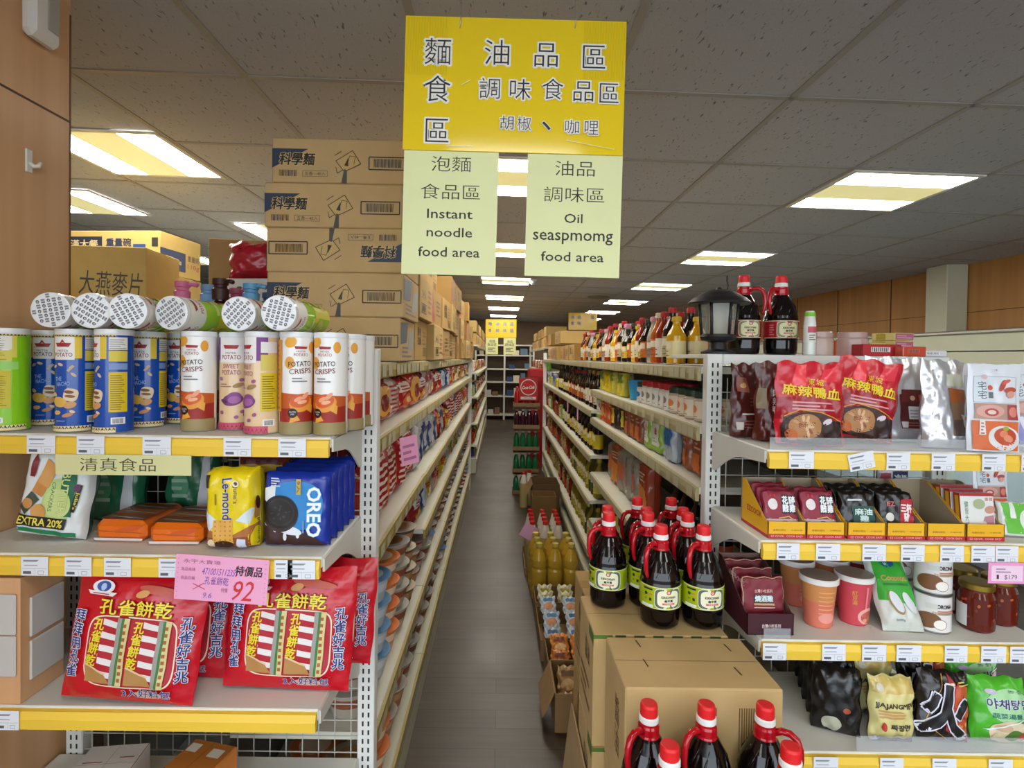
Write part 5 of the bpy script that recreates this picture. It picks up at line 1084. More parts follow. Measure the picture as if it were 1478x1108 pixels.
for k, lab in enumerate(('brown carton holding the rear rows of soy jugs', 'brown carton in the middle of the rearmost jug stack', 'brown carton at the floor of the rearmost jug stack')): C3.put(lab, (bx+.005, 1.452+.10, zc-.016-.256*(k+1)), 0, 'brown cartons stacked in the aisle')
q = obj('cardboard_sheet', MB().box(0, .004, -.14, .14, 0, .46, 'a98c62/c')); q.location = (xb0-.058, 1.40, .001); q.rotation_euler = (0, .11, 0); tag(q, 'flat cardboard sheet leaning against the soy jug carton stack', 'cardboard')
g = 'soy sauce jugs on the aisle cartons'
for (X, Y, z, r, lab) in (
    (.394, 1.300, zc, .12, 'soy sauce jug at the front centre with green label facing out'), (.497, 1.300, zc, .1, 'soy sauce jug at the front nearest the end rack'), (.288, 1.40, zc, -.2, 'soy sauce jug at the aisle side, front of the two there'),
    (.391, 1.404, zc, .1, 'soy sauce jug in the second row behind the front centre one'), (.494, 1.404, zc, .1, 'soy sauce jug in the second row next to the end rack'),
    (.414, 1.505, zc-.015, 0, 'soy sauce jug in the third row, centre'), (.517, 1.505, zc-.015, .1, 'soy sauce jug in the third row next to the end rack'), (.308, 1.515, zc-.015, .1, 'soy sauce jug at the aisle side, rear of the two there'),
    (.416, 1.611, zc-.015, -.1, 'soy sauce jug in the last row, centre'), (.517, 1.611, zc-.015, .1, 'soy sauce jug in the last row next to the end rack')):
    JG.put(lab, (X, Y, z+.001), r, g, .975)
# the jugs cut by the lower edge of the picture
zf = at(1020, 1012, .98).z-.2415
CF = carton(.335, .2, .26, 'c6a771/c', None, tape=True)
for k, lab in enumerate(('brown carton under the foremost soy jugs, uppermost of its stack', 'brown carton at the floor under the foremost soy jugs')): CF.put(lab, (.38, .925, zf-.261*(k+1)), 0, 'brown cartons stacked in the aisle')
g = 'foremost soy sauce jugs'
for (px, Y, r, lab) in ((937, .982, .1, 'foremost row soy sauce jug in front of the closed carton, aisle side'), (1020, .982, 0, 'foremost row soy sauce jug in front of the closed carton, in the middle'), (1105, .982, .0, 'foremost row soy sauce jug in front of the closed carton, rack side, handle turned'), (968, .876, .3, 'soy sauce jug lowest in the picture, aisle side'), (1143, .876, .0, 'soy sauce jug lowest in the picture, rack side')):
    (JG2 if px > 1100 else JG).put(lab, (at(px, 1000, Y).x, Y, zf+.001), r, g, .98)
# two on top of the end rack
JR3.put('soy sauce jug with red and cream label beside the black lantern', (at(1072, 500, 1.73).x, 1.73, RTOP+.001), (0, 0, .0), 'soy jugs on the end rack top', 1.05); JR2.put('soy sauce jug with red and cream label next to the small green capped bottle', (at(1126, 500, 1.73).x, 1.73, RTOP+.001), .0, 'soy jugs on the end rack top', 1.05)

# ---------------------------------------------------------------- small things on the end rack top
def bottle(h, r, body, label=None, cap='c01818', neck=.34, sh=.62, lab_h=(.12, .48), lab2=None, name='sauce_bottle', cat='bottle', caph=.09, seg=20, body2=None):
    b = MB().lathe([(r*.86, 0), (r, h*.02), (r, h*sh*.94), (r*.93, h*sh), (r*neck*1.15, h*(sh+.17)), (r*neck, h*(sh+.22)), (r*neck, h*(1-caph))], body, seg)
    c = MB().lathe([(r*neck*1.25, h*(1-caph*1.15)), (r*neck*1.3, h*(1-caph)), (r*neck*1.25, h*.985), (r*neck*.9, h)], cap, seg)
    parts = [('bottle_body', b), ('cap', c)]
    if label:
        l = MB().lathe([(r*1.012, h*lab_h[0]), (r*1.012, h*lab_h[1])], label, seg); p = PR(l, cyl_s(r*1.012), .0001, .0005, 4, .006, .008)
        a, z0, z1 = r*.8, h*lab_h[0], h*lab_h[1]; p.rect(-a, z0+(z1-z0)*.55, a, z1-(z1-z0)*.1, lab2 or 'e8e0c8'); p.lines(-a*.7, z0+(z1-z0)*.12, a*.7, z0+(z1-z0)*.5, '6a5a48', 3)
        parts.append(('label', l))
    return K(name, cat, (2*r, 2*r, h), *parts)
def jarK(h, r, body, lid, label=None, name='jar', lab2='c8503c'):
    b = MB().lathe([(r*.9, 0), (r, h*.04), (r, h*.70), (r*.88, h*.78)], body, 20); c = MB().lathe([(r*.93, h*.76), (r*.96, h*.78), (r*.96, h*.97), (r*.9, h)], lid, 20)
    parts = [('jar_body', b), ('lid', c)]
    if label:
        l = MB().lathe([(r*1.012, h*.10), (r*1.012, h*.66)], label, 20); p = PR(l, cyl_s(r*1.012), .0001, .0005, 4, .006, .008); p.ell(0, h*.4, r*.55, h*.14, lab2, 0, 12, 1); p.lines(-r*.6, h*.14, r*.6, h*.26, '8a8478', 2); parts.append(('label', l))
    return K(name, 'jar', (2*r, 2*r, h), *parts)
zt = RTOP+.001; Yt = 1.63
def tx(px, Y=Yt): return at(px, 500, Y).x
bottle(.128, .0165, 'dfe4dc/s', 'e6e6e0', '7ac828', .7, .8, (.3, .7), 'c85060', 'seasoning_bottle').put('small pale bottle with bright green cap beside the red label soy jug', (tx(1160), Yt-.03, zt))
TB = jarK(.072, .042, 'd8b8b0/t55', 'c9a8a0/t70', None, 'clear_tub')
for (px, lab) in ((1186, 'clear plastic tub with pink lid next to the green capped bottle'), (1236, 'clear plastic tub with pink lid beside the red packets')): TB.put(lab, (tx(px), Yt+.02, zt), 0, 'clear plastic tubs on the rack top')
def pbox(w, d, h, col, c2, name='food_packet', cat='packet'):
    mb = MB().box(-w/2, w/2, -d/2, d/2, 0, h, col, .002); p = PR(mb, plane_s(-d/2), off=.0004, n=1); p.rect(-w*.3, h*.35, w*.2, h*.75, c2, 1, 1); p.bars(-w*.28, h*.38, w*.18, h*.72, '55504a', 9); return K(name, cat, (w, d, h), (name, mb))
pbox(.115, .05, .034, 'b41c28', 'e4dcd8').put('flat red food packet with bar code on the rack top', (tx(1248), Yt-.05, zt), .05)
pbox(.07, .06, .05, 'c04a2c/s', 'd87a50').put('small orange red packet behind the flat red one', (tx(1262), Yt+.12, zt), .2)
pbox(.075, .03, .028, 'c8503c/s', 'd8684c').put('salmon coloured packet in front of the stacked gold boxes', (tx(1283), Yt-.085, zt), .15)
pbox(.075, .04, .018, 'd8d8de', 'f0f0f0').put('thin white box with bar code below the stacked gold boxes', (tx(1318), Yt-.06, zt), 0)
def gold(w, d, h):
    mb = MB().box(-w/2, w/2, -d/2, d/2, 0, h, 'd6c478', .001); p = PR(mb, plane_s(-d/2), off=.0004, n=1); p.rect(-w*.48, h*.1, w*.48, h*.92, 'b0607c', 1, 1); p.lines(-w*.4, h*.3, w*.4, h*.8, 'd8a8b8', 2); q = PR(mb, left_s(-w/2), off=.0004, n=1); q.rect(-d*.3, h*.1, d*.1, h*.9, 'a8982c', 1, 1); return K('curry_box', 'box', (w, d, h), ('curry_box', mb))
GB = gold(.078, .075, .0235)
for k, lab in enumerate(('gold and pink curry box at the bottom of the pile of three', 'gold and pink curry box in the middle of the pile of three', 'gold and pink curry box on top of the pile of three')): GB.put(lab, (tx(1312), Yt+.07, zt+.001+.0245*k), .30, 'gold and pink curry boxes')
pbox(.05, .05, .042, 'c8b86a', '8a7c2c').put('small gold box beside the pile of three curry boxes', (tx(1272), Yt+.04, zt), .0)
# ---------------------------------------------------------------- cartons on top of the noodle gondola
BLU = '2c3a50'
def sci(p, w, h):
    p.quad([(-w*.5, h*.16*2), (-w*.44, h*.42), (-w*.24, h*.76), (-w*.5, h*.76)], BLU); p.quad([(-w*.5, h*.40), (-w*.40, h*.48), (-w*.24, h*.76), (-w*.5, h*.76)], BLU)
    p.text('科學麵', -w*.32, h*.53, h*.27, '1b1a18', w=w*.25, bold=.03, edge='cdb27c', ew=.09, skew=.12)
    p.bars(-w*.45, h*.14, -w*.32, h*.28, '3c3020', 12); p.frame(-w*.28, h*.14, -w*.10, h*.27, .001, '4c3a22'); p.text('五香—40入', -w*.19, h*.205, h*.085, '4c3a22', w=w*.15)
    p.quad([(-w*.04, h*.48), (w*.07, h*.74), (w*.14, h*.46), (w*.02, h*.22)], 'c9a868'); p.line([(-w*.04, h*.50), (w*.08, h*.74), (w*.14, h*.44), (w*.02, h*.26), (-w*.04, h*.50)], .0022, '3c3020'); p.quad([(w*.0, h*.0), (w*.04, h*.0), (w*.04, h*.3), (w*.02, h*.32)], '4a4a40'); p.line([(w*.01, h*.30), (-w*.03, h*.22), (-w*.04, h*.36)], .002, '4a4a40'); p.line([(w*.04, h*.4), (w*.06, h*.62), (w*.1, h*.6), (w*.09, h*.42)], .0016, '4a3c28'); p.quad([(w*.02, h*.4), (w*.05, h*.58), (w*.05, h*.4), (w*.05, h*.38)], '3c3020'); p.line([(-w*.05, h*.62), (0, h*.72)], .002, '4a3c28')
    p.frame(w*.20, h*.32, w*.48, h*.60, .003, '1c1814'); p.bars(w*.235, h*.37, w*.44, h*.56, '4a3c24', 20)
def scis(r, l, d, h): r.quad([(-d*.5, h*.4), (-d*.1, h*.45), (d*.0, h*.95), (-d*.5, h*.9)], '4c5a66'); r.lines(-d*.4, h*.1, d*.3, h*.4, '7c7a6c', 3); r.quad([(d*.0, h*.2), (d*.4, h*.3), (d*.45, h*.8), (d*.1, h*.7)], 'a0a49c')
NCY, NW, NH = 1.64, .415, .133
NC = carton(NW, .29, NH, 'c8a876/c', sci, 'noodle_carton', False, scis)
xr = at(583, 420, NCY).x; z = 1.432
for k, (dx, rz, flip, lab) in enumerate(((-.012, .02, False, 'noodle carton at the bottom of the tall stack of five'), (.0, .0, False, 'noodle carton second from the bottom of the stack of five'), (-.002, -.01, True, 'noodle carton in the middle of the stack of five, printed side upside down'), (-.010, .015, False, 'noodle carton second from the top of the stack of five'), (.012, .02, False, 'noodle carton on top of the tall stack of five'))):
    loc = (xr-NW/2+dx, NCY+.145, z+(NH+.001)*k+(NH if flip else 0)); NC.put(lab, loc, (0, PI if flip else 0, rz), 'noodle cartons stacked in five')
def ctn2(p, w, h): p.text('酸辣\n拉麵', -w*.16, h*.6, h*.42, '4c3a24', w=w*.3, bold=.03); p.lines(w*.1, h*.4, w*.4, h*.8, '7c6440', 4); p.frame(w*.12, h*.12, w*.42, h*.32, .003, '2c2418'); p.bars(w*.15, h*.15, w*.39, h*.29, '4a3c24', 12)
def ctn3(p, w, h): p.text('24入', -w*.2, h*.6, h*.24, '4c3a24', w=w*.3); p.frame(-w*.38, h*.14, -w*.02, h*.36, .003, '2c2418'); p.bars(-w*.34, h*.17, -w*.06, h*.33, '4a3c24', 10); p.lines(w*.1, h*.2, w*.42, h*.85, 'a0603c', 5)
def ctn4(p, w, h): p.quad([(-w*.5, h*.1), (-w*.1, h*.1), (-w*.3, h*.9), (-w*.5, h*.9)], 'a8442c'); p.lines(w*.0, h*.3, w*.4, h*.8, '6c5434', 4)
CK = [carton(.36, .30, .158, c, f, 'carton', True) for c, f in (('b8924f/c', ctn2), ('c0a062/c', ctn3), ('ad8a4e/c', ctn4))]
y = 2.16; i = 0; rn = random.Random(21)
while y < 5.7:
    n = (3, 3, 2, 3, 3, 2, 3, 3, 3, 2)[i % 10]
    for k in range(n):
        CK[(i+k) % 3].put('brown carton on the noodle gondola top, %s pile past the tall stack, %s' % (nth(i), ('lowest', 'second up', 'third up')[k]), (-.305-.15+rn.uniform(-.02, .025), y, 1.432+.160*k), (0, 0, PI/2+rn.uniform(-.05, .05)), 'cartons along the noodle gondola top')
    y += .375; i += 1
# right-hand gondola far cartons
y = 4.35; i = 0
while y < 6.6:
    n = (1, 1, 1, 2, 1, 2, 2, 1)[i % 8]
    for k in range(n):
        CK[(i*2+k) % 3].put('brown carton on the bottle gondola top, %s pile beyond the bottles, %s' % (nth(i), ('lowest', 'second up', 'third up')[k]), (.565+.155+rn.uniform(-.01, .02), y, 1.432+.160*k), (0, 0, -PI/2+rn.uniform(-.05, .05)), 'cartons along the bottle gondola top', (1, 1, .8))
    y += .39; i += 1
# neighbouring aisle: oat carton and bowl noodle carton, behind the lying tubes
def oat(p, w, h): p.text('大燕麥片', w*.08, h*.66, h*.22, '2c2618', w=w*.74, rot=-.03, skew=.05); p.lines(-w*.25, h*.44, w*.2, h*.50, '6c5c38', 1); p.rect(w*.24, h*.36, w*.44, h*.42, '2c2418', 1, 1); p.ell(-w*.22, h*.26, w*.09, h*.07, '2c2a22', 0, 18, 1); p.ell(-w*.22, h*.26, w*.06, h*.03, 'c9ab68', 0, 14, 1); p.frame(-w*.06, h*.2, w*.24, h*.34, .002, '6c5c38'); p.lines(-w*.04, h*.22, w*.22, h*.32, '6c5c38', 3)
OC = carton(.34, .30, .47, 'c8a75e/c', oat, 'oat_carton'); OC.put('tan oat carton with big black brush characters beside the wood pillar', (-1.72, 2.47, 1.432), .12)
def six(p, w, h): p.text('6包入', w*.05, h*.7, h*.12, '3c3424', w=w*.4); p.text('100元', w*.12, h*.5, h*.08, '8a7448', w=w*.26); p.rect(-w*.5, h*.62, -w*.18, h*.84, 'b01c24', 1, 1); p.lines(-w*.3, h*.2, w*.3, h*.4, '4c4230', 2)
SX = carton(.34, .26, .30, 'c4a35c/c', six, 'oat_carton'); SX.put('tan carton with red patch half hidden by the wood pillar', (-2.06, 2.14, 1.432), .0)
def bowl(p, w, h): p.rect(-w*.5, h*.50, -w*.06, h*.86, '262a3a', 1, 1); p.text('滿漢大餐', -w*.28, h*.68, h*.2, 'd0ba86', w=w*.36, bold=.03); p.text('重量碗', w*.1, h*.72, h*.19, '2c3448', w=w*.24, bold=.04); p.text('110g', w*.09, h*.50, h*.16, 'b8442c', w=w*.22, bold=.05); p.rect(w*.24, h*.22, w*.36, h*.68, '2c4a80', 1, 1); p.frame(w*.39, h*.28, w*.49, h*.46, .003, '2c2418'); p.rect(w*.42, h*.62, w*.48, h*.84, '2c2a22', 1, 1)
def bowls(r, l, d, h): r.rect(-d*.5, h*.14, d*.1, h*.62, '2c3a5c', 1, 1); r.lines(-d*.4, h*.3, d*.0, h*.5, 'c0b080', 1); r.text('重量碗', d*.3, h*.52, h*.15, '2c3448', w=d*.3); r.text('110g', d*.3, h*.3, h*.15, 'b8442c', w=d*.3)
BC = carton(.56, .34, .215, 'c9aa62/c', bowl, 'bowl_carton', True, bowls)
def grn(p, w, h): p.quad([(w*.0, h*.05), (w*.46, h*.05), (w*.46, h*.98), (w*.2, h*.98)], '2c5c34'); p.text('原', w*.3, h*.4, h*.3, 'c9c088')
GC = carton(.54, .33, .428, 'bb9a58/c', grn, 'carton'); GC.put('tan carton with green panel under the bowl noodle carton', (-2.01, 2.98, 1.432), .06); BC.put('bowl noodle carton with navy strip lying on the green panelled one', (-2.03, 2.98, 1.862), -.06)
# pump bottles, white box and red bag on the gondola behind the tubes
def pump(body, cap, h=.2, r=.036, lab='d8dcd4'):
    b = MB().lathe([(r*.9, 0), (r, .006), (r, h*.7), (r*.8, h*.8), (r*.4, h*.86), (r*.4, h*.9)], body, 22); l = MB().lathe([(r*1.01, h*.15), (r*1.01, h*.6)], lab, 22)
    c = MB().lathe([(r*.62, h*.88), (r*.66, h*1.04), (r*.5, h*1.06), (r*.5, h*1.10), (r*.62, h*1.11), (r*.60, h*1.2)], cap, 18).tube([(0, 0, h*1.16), (r*.9, 0, h*1.16), (r*1.3, 0, h*1.14)], .007, cap, 8)
    return K('pump_bottle', 'pump bottle', (2*r, 2*r, h*1.22), ('bottle_body', b, ('label', l)), ('pump_head', c))
gp = 'pump bottles behind the lying tubes'
for px, Y, kd, lab in ((263, 1.72, pump('e2e4e0/s', 'd8729c'), 'white pump bottle with pink pump and green leaf label'), (300, 1.80, pump('d4d8dc/s', '78a8d0'), 'white pump bottle with pale blue pump behind the brown one'), (318, 1.69, pump('3a1410/s', '3a1612', .205, .038, '4a1c16'), 'dark brown pump bottle between the pink and blue pumps'), (341, 1.79, pump('dcdcd8/s', 'b85a7c', .19), 'white pump bottle with dark pink pump next to the white box'), (362, 1.66, pump('e0e2e2/s', '5c9cc8', .19, .038), 'white pump bottle with blue pump in front of the white box'), (388, 1.80, pump('8aa8c4/s', '3c6a9c', .18), 'blue pump bottle at the edge of the noodle carton stack')):
    kd.put(lab, (at(px, 470, Y).x, Y, 1.436), rn.uniform(-.5, .5), gp)
mb = MB().box(-.09, .09, -.05, .05, 0, .30, 'dcdcd8', .003); p = PR(mb, plane_s(-.05), off=.0004, n=1); p.ell(-.03, .21, .02, .06, '2c6a50', 0, 18, 1, 3); p.text('秋\n霜', -.03, .21, .09, 'd8e4dc', w=.022); p.line([(.01, .16), (.08, .12)], .006, '2c4a5c'); wb = K('white_box', 'box', (.18, .1, .3), ('white_box', mb)); wb.put('white box with green oval and pale characters behind the pump bottles', (at(362, 420, 2.05).x, 2.08, 1.432), -.1)
rb = MB(); rb.bag(.2, .14, .14, 'b4142c/g', 'pillow', 5, .006); K('red_bag', 'bag', (.2, .14, .14), ('red_bag', rb)).put('glossy red bag resting on top of the white box', (at(366, 372, 2.05).x, 2.09, 1.736), .2)
C5 = carton(.3, .25, .52, 'a88656/c', None, 'carton'); C5.put('plain tan carton standing behind the red bag by the noodle stack', (at(352, 400, 2.5).x+.03, 2.52, 1.432), .2)

# ---------------------------------------------------------------- noodle gondola stock
SH = {'noodle': {1.237: 'upper noodle shelf', .955: 'second noodle shelf', .95: 'second noodle shelf', .715: 'third noodle shelf', .475: 'low noodle shelf', .185: 'bottom noodle deck'}}
def nb(cols, seed, w=.17, h=.152, d=.082):
    a, b, c = cols
    def dr(p, w, h):
        if seed % 3 == 0:
            for i in range(7): p.quad([(-w*.42, h*(.12+i*.11)), (w*.1, h*(.16+i*.11)), (w*.1, h*(.21+i*.11)), (-w*.42, h*(.17+i*.11))], b, 3, 1); p.o -= p.step
            p.up(); p.ell(w*.25, h*.4, w*.18, h*.22, c, 0, 14, 2)
        elif seed % 3 == 1: p.quad([(-w*.4, h*.55), (w*.4, h*.6), (w*.36, h*.88), (-w*.38, h*.84)], b); p.ell(0, h*.3, w*.3, h*.2, c, .1, 16, 2); p.ell(w*.05, h*.32, w*.16, h*.1, 'e0b878', .1, 12, 1); p.lines(-w*.3, h*.62, w*.3, h*.8, a, 2)
        else: p.ell(0, h*.5, w*.36, h*.36, b, 0, 18, 2); p.ell(0, h*.45, w*.22, h*.2, c, .2, 14, 2); p.lines(-w*.3, h*.84, w*.3, h*.92, c, 1)
    return bagK('noodle_pack', 'noodle pack', w, h, d, a+'/g', dr, 'pillow', seed, .004)
NB = [(nb(c, s), d) for c, s, d in ((('a8141c', 'e8c8b8', 'd8602c'), 1, 'red noodle pack'), (('b8341c', 'e0a040', '7c1c14'), 2, 'orange red noodle pack'), (('c8b8a8', 'b02830', 'd88a50'), 3, 'pale striped noodle pack'), (('8c1c24', 'd8d0c8', 'c8882c'), 4, 'dark red noodle pack'), (('5c8a2c', 'd8dcb0', 'a84c2c'), 5, 'green noodle pack'), (('9c6a34', 'd8b070', '7c2c1c'), 6, 'brown striped noodle pack'), (('c0a020', 'b02020', 'e8dcc0'), 7, 'yellow noodle pack'), (('24407c', 'c0c8d8', '9aa8b8'), 8, 'blue silver noodle pack'), (('b49a90', '9c2c34', 'd8b090'), 10, 'pinkish noodle pack'))]
NBT = [(nb(c, s, .165, .215, .08), d) for c, s, d in ((('a01820', 'dcc0b0', 'c8642c'), 12, 'tall red striped noodle pack'), (('aa2a1c', 'd8a060', '6c1810'), 13, 'tall orange noodle pack'), (('8c1828', 'd8ccc8', 'b8502c'), 15, 'tall dark red striped noodle pack'), (('b8b4b0', '2c3c70', 'a8b0b8'), 14, 'tall silver and navy noodle pack'), (('a0742c', 'c8202c', 'd8c090'), 16, 'tall tan noodle pack'))]
def cupbowl(body, lid, deco, s, tub=False):
    h = .075 if not tub else .105; r0, r1 = (.050, .068) if not tub else (.036, .047)
    b = MB().lathe([(r0*.97, 0), (r0, .004), (r0+(r1-r0)*.45, h*.45, deco), (r0+(r1-r0)*.8, h*.8, body), (r1, h*.97), (r1, h)], body, 22); l = MB().lathe([(r1*1.0, h*.955), (r1*1.07, h*.97), (r1*1.07, h*1.0), (r1*1.0, h*1.01)], lid, 22)
    PR(l, top_s(h*1.01), n=2).ell(0, 0, r1*.7, r1*.7, deco, 0, 16, 1)
    return K('noodle_bowl', 'noodle bowl', (2.14*r1, 2.14*r1, h*1.01), ('bowl_body', b), ('lid', l))
NW_ = [(cupbowl(*a), d) for a, d in ((('a89c8c', 'aaa49a', '8c4c30', 1), 'beige bowl with brown band'), (('a0603a', 'b0a89c', 'b89060', 2), 'orange noodle bowl'), (('8c2c2c', 'b4aaa4', 'b89c8c', 3), 'red noodle bowl'), (('aaa69c', 'a49e94', '6c4434', 4), 'white noodle bowl'), (('5a4a3c', 'c8b8a0', 'b88858', 5), 'brown noodle bowl'), (('b0b4b4', '5080a8', 'c8ccd0', 6), 'grey bowl with blue lid'), (('c87848', 'd87838', 'ead0b0', 8), 'tan bowl with orange lid'))]
rn = random.Random(77)
cnt = {}
def ncount(k): cnt[k] = cnt.get(k, -1)+1; return nth(cnt[k])
for (z, name, kinds) in ((1.237, 'upper noodle shelf', NB), (.952, 'second noodle shelf', NBT), (.715, 'third noodle shelf', NB)):
    y = 1.478 if z > .9 else 2.37; prev = None
    while y < 5.8:
        near = y < 2.25; zz = (.957 if near and .9 < z < 1 else z+.002)
        if near and z > 1.2: kd, d = rn.choice([NB[0], NB[1], NB[3], NB[2], NB[1]])
        elif near: kd, d = rn.choice(NBT[:3]+[NBT[0]])
        elif .9 < z < 1 and y < 2.75: kd, d = NBT[3]
        elif .9 < z < 1: kd, d = rn.choice(NBT+NB[6:8])
        else: kd, d = rn.choice(NB)
        w = kd.size[0]
        kd.put('%s, %s along the %s' % (d, ncount(name), name), (XLF-.075+rn.uniform(-.012, .002), y, zz), (rn.uniform(-.12, 0), rn.uniform(-.06, .06), PI/2+rn.uniform(-.16, .16)), 'noodle packs on the '+name, (1, 1, rn.uniform(.84, 1.0)))
        if near: kd.put('%s rear row, %s along the %s' % (d, ncount(name+'r'), name), (XLF-.19, y, zz), (-.03, 0, PI/2), 'noodle packs on the '+name)
        y += w*1.03+rn.uniform(.008, .02)
for (z, name, nmax) in ((.475, 'low noodle shelf', 4), (.185, 'bottom noodle deck', 2)):
    y = 1.475
    while y < 5.8:
        kd, d = rn.choice(NW_[:5]+NW_[:5]+NW_[5:]) if y > 2.4 else rn.choice([NW_[0], NW_[1], NW_[3], NW_[4], NW_[6], NW_[1], NW_[0], NW_[4], NW_[5]])
        n = nmax if (y < 2.2 and nmax == 4) else 2
        c = ncount(name); sx = rn.uniform(-.012, .0)
        for k in range(n): kd.put('%s, %s in %s stack along the %s' % (d, ('lowest', 'second', 'third', 'top')[k], c, name), (XLF-.085+sx, y, z+.002+.0768*k), rn.uniform(0, 6), 'noodle bowls on the '+name)
        if y < 3 :
            for k in range(n-1): kd.put('%s, %s in the %s rear stack on the %s' % (d, ('lowest', 'second', 'third')[k], c, name), (XLF-.243, y, z+.002+.0768*k), rn.uniform(0, 6), 'noodle bowls on the '+name)
        y += .152+rn.uniform(0, .012)
mb = MB().box(-.032, .032, 0, .0006, 0, .09, 'e8a0c0/p', 0); p = PR(mb, plane_s(0), off=.0003, n=1); p.lines(-.024, .015, .024, .075, 'b06a90', 3)
o = obj('price_sign', mb); q = at(581, 655, 1.78); o.location = (XLF+.028, 1.70, 1.108); o.rotation_euler = (0, -.12, .75); tag(o, 'small pink price card hanging from the upper noodle shelf rail', 'price sign')
# ---------------------------------------------------------------- bottle gondola stock
rn = random.Random(41)
D = lambda *a, **k: bottle(*a, **k)
DK = [(D(.235, .033, '120a08/s', 'c8b070', '201a18', lab_h=(.12, .42)), 'dark sauce bottle with tan label'), (D(.24, .032, '160c08/s', 'd8d0b8', 'b08c30'), 'dark sauce bottle with cream label and gold cap'), (D(.225, .034, '1a0c0a/s', 'b04a24', 'a01818'), 'dark sauce bottle with orange label and red cap'), (D(.25, .030, '14100c/s', 'd8c020', '141414'), 'dark sauce bottle with yellow label')]
OL = [(D(.25, .034, '4a4a14/s', '3c4a20', '2a2a18'), 'olive oil bottle with dark label'), (D(.245, .036, '8a7a1c/s', 'c8b84c', 'b8a020'), 'golden oil bottle with yellow label'), (D(.25, .033, '2c3414/s', 'c0b890', '1c1c14'), 'green oil bottle with pale label')]
TOPB = [(D(.185, .031, '180c0a/s', 'd07020', '2a4030'), 'dark bottle with orange label'), (D(.20, .030, '8c2410/s', 'e0d8c8', 'b81c1c'), 'red chilli sauce bottle'), (D(.17, .034, 'd8a41c/s', 'e8d8a0', 'd8b020', .4), 'yellow mustard bottle'), (D(.21, .034, '140c0a/s', 'b8a878', 'b41820'), 'dark soy bottle with red cap'), (D(.19, .030, 'b8b0a0/s', '8c8478', 'd890a8', .5), 'grey sauce bottle with pink cap'), (D(.20, .029, 'b85c1c/s', 'd8622c', 'e0d8c0'), 'orange sauce bottle with white cap'), (D(.16, .030, '141010/s', 'e8c040', '16181c'), 'short dark bottle with yellow label')]
JA = [(jarK(.098, .031, 'd8d4cc', 'b01820', 'e0dcd4', lab2='8a8078'), 'white seasoning jar with red lid'), (jarK(.088, .033, 'c8c4b4', '1c4a34', 'dcd8d0', lab2='2c6aa0'), 'seasoning jar with dark green lid'), (jarK(.092, .035, 'c8b49c/s', '1e3c28', 'e0d0b8', lab2='d8804c'), 'pale jar with green lid and orange picture')]
def sq(w, h, d, m, dr, seed): return bagK('food_packet', 'packet', w, h, d, m, dr, 'brick', seed, .003)
PK = [(sq(.10, .142, .05, '8cae3c/g', lambda p, w, h: (p.rect(-w*.36, h*.2, w*.4, h*.8, 'dcdccc'), p.ell(w*.1, h*.6, w*.14, h*.10, 'b84444', 0, 12, 1), p.lines(-w*.3, h*.3, w*.3, h*.45, 'a8a890', 2)), 201), 'green and white food packet'), (sq(.09, .14, .05, '8c4a2c/g', lambda p, w, h: (p.rect(-w*.4, h*.1, w*.3, h*.5, 'c86a2c'), p.lines(-w*.2, h*.6, w*.3, h*.8, 'd0a080', 2)), 202), 'brown and orange food packet'), (sq(.085, .142, .04, 'a8b0b4/g', lambda p, w, h: (p.rect(-w*.4, h*.4, w*.4, h*.9, '2c6aa8'),), 203), 'silver and blue food packet'), (sq(.09, .13, .05, '3a1c18/g', lambda p, w, h: (p.rect(-w*.3, h*.2, w*.1, h*.8, 'd8c83c'),), 204), 'dark packet with yellow stripe'), (sq(.09, .145, .05, 'c8541c/g', lambda p, w, h: (p.ell(0, h*.4, w*.3, h*.2, 'e0a860', 0, 14, 2), p.lines(-w*.3, h*.7, w*.3, h*.85, 'e8d0b0', 2)), 205), 'orange food packet')]
YB2 = [(sq(.075, .10, .05, 'd8c01c/g', lambda p, w, h: (p.lines(-w*.3, h*.3, w*.3, h*.7, 'b89010', 3),), 211), 'yellow seasoning bag'), (sq(.07, .115, .05, 'c8bc3c/g', lambda p, w, h: (p.rect(-w*.4, h*.6, w*.4, h*.95, '5c8a2c'),), 212), 'yellow and green seasoning bag')]
ON = [(sq(.14, .23, .07, 'a8442c/g', lambda p, w, h: (p.quad([(-w*.4, h*.1), (w*.4, h*.1), (w*.4, h*.5), (-w*.4, h*.6)], 'd88a3c'), p.lines(-w*.3, h*.65, w*.3, h*.85, 'd8c8a0', 3)), 221), 'orange noodle packet'), (sq(.12, .22, .06, 'b0a898/t70', lambda p, w, h: (p.rect(-w*.3, h*.3, w*.3, h*.7, 'c8643c'),), 222), 'clear packet with orange label')]
GBG = [(bagK('food_bag', 'bag', .15, .2, .07, 'a88a3c/g', lambda p, w, h: (p.ell(0, h*.5, w*.3, h*.25, 'c8a868', 0, 14, 2), p.lines(-w*.3, h*.7, w*.3, h*.9, 'e8dcb8', 2)), 'pillow', 231, .006), 'crinkled gold food bag'), (bagK('food_bag', 'bag', .14, .19, .06, '7a2c20/g', lambda p, w, h: (p.ell(0, h*.4, w*.3, h*.25, 'c84a2c', 0, 14, 2),), 'pillow', 232, .006), 'red brown food bag')]
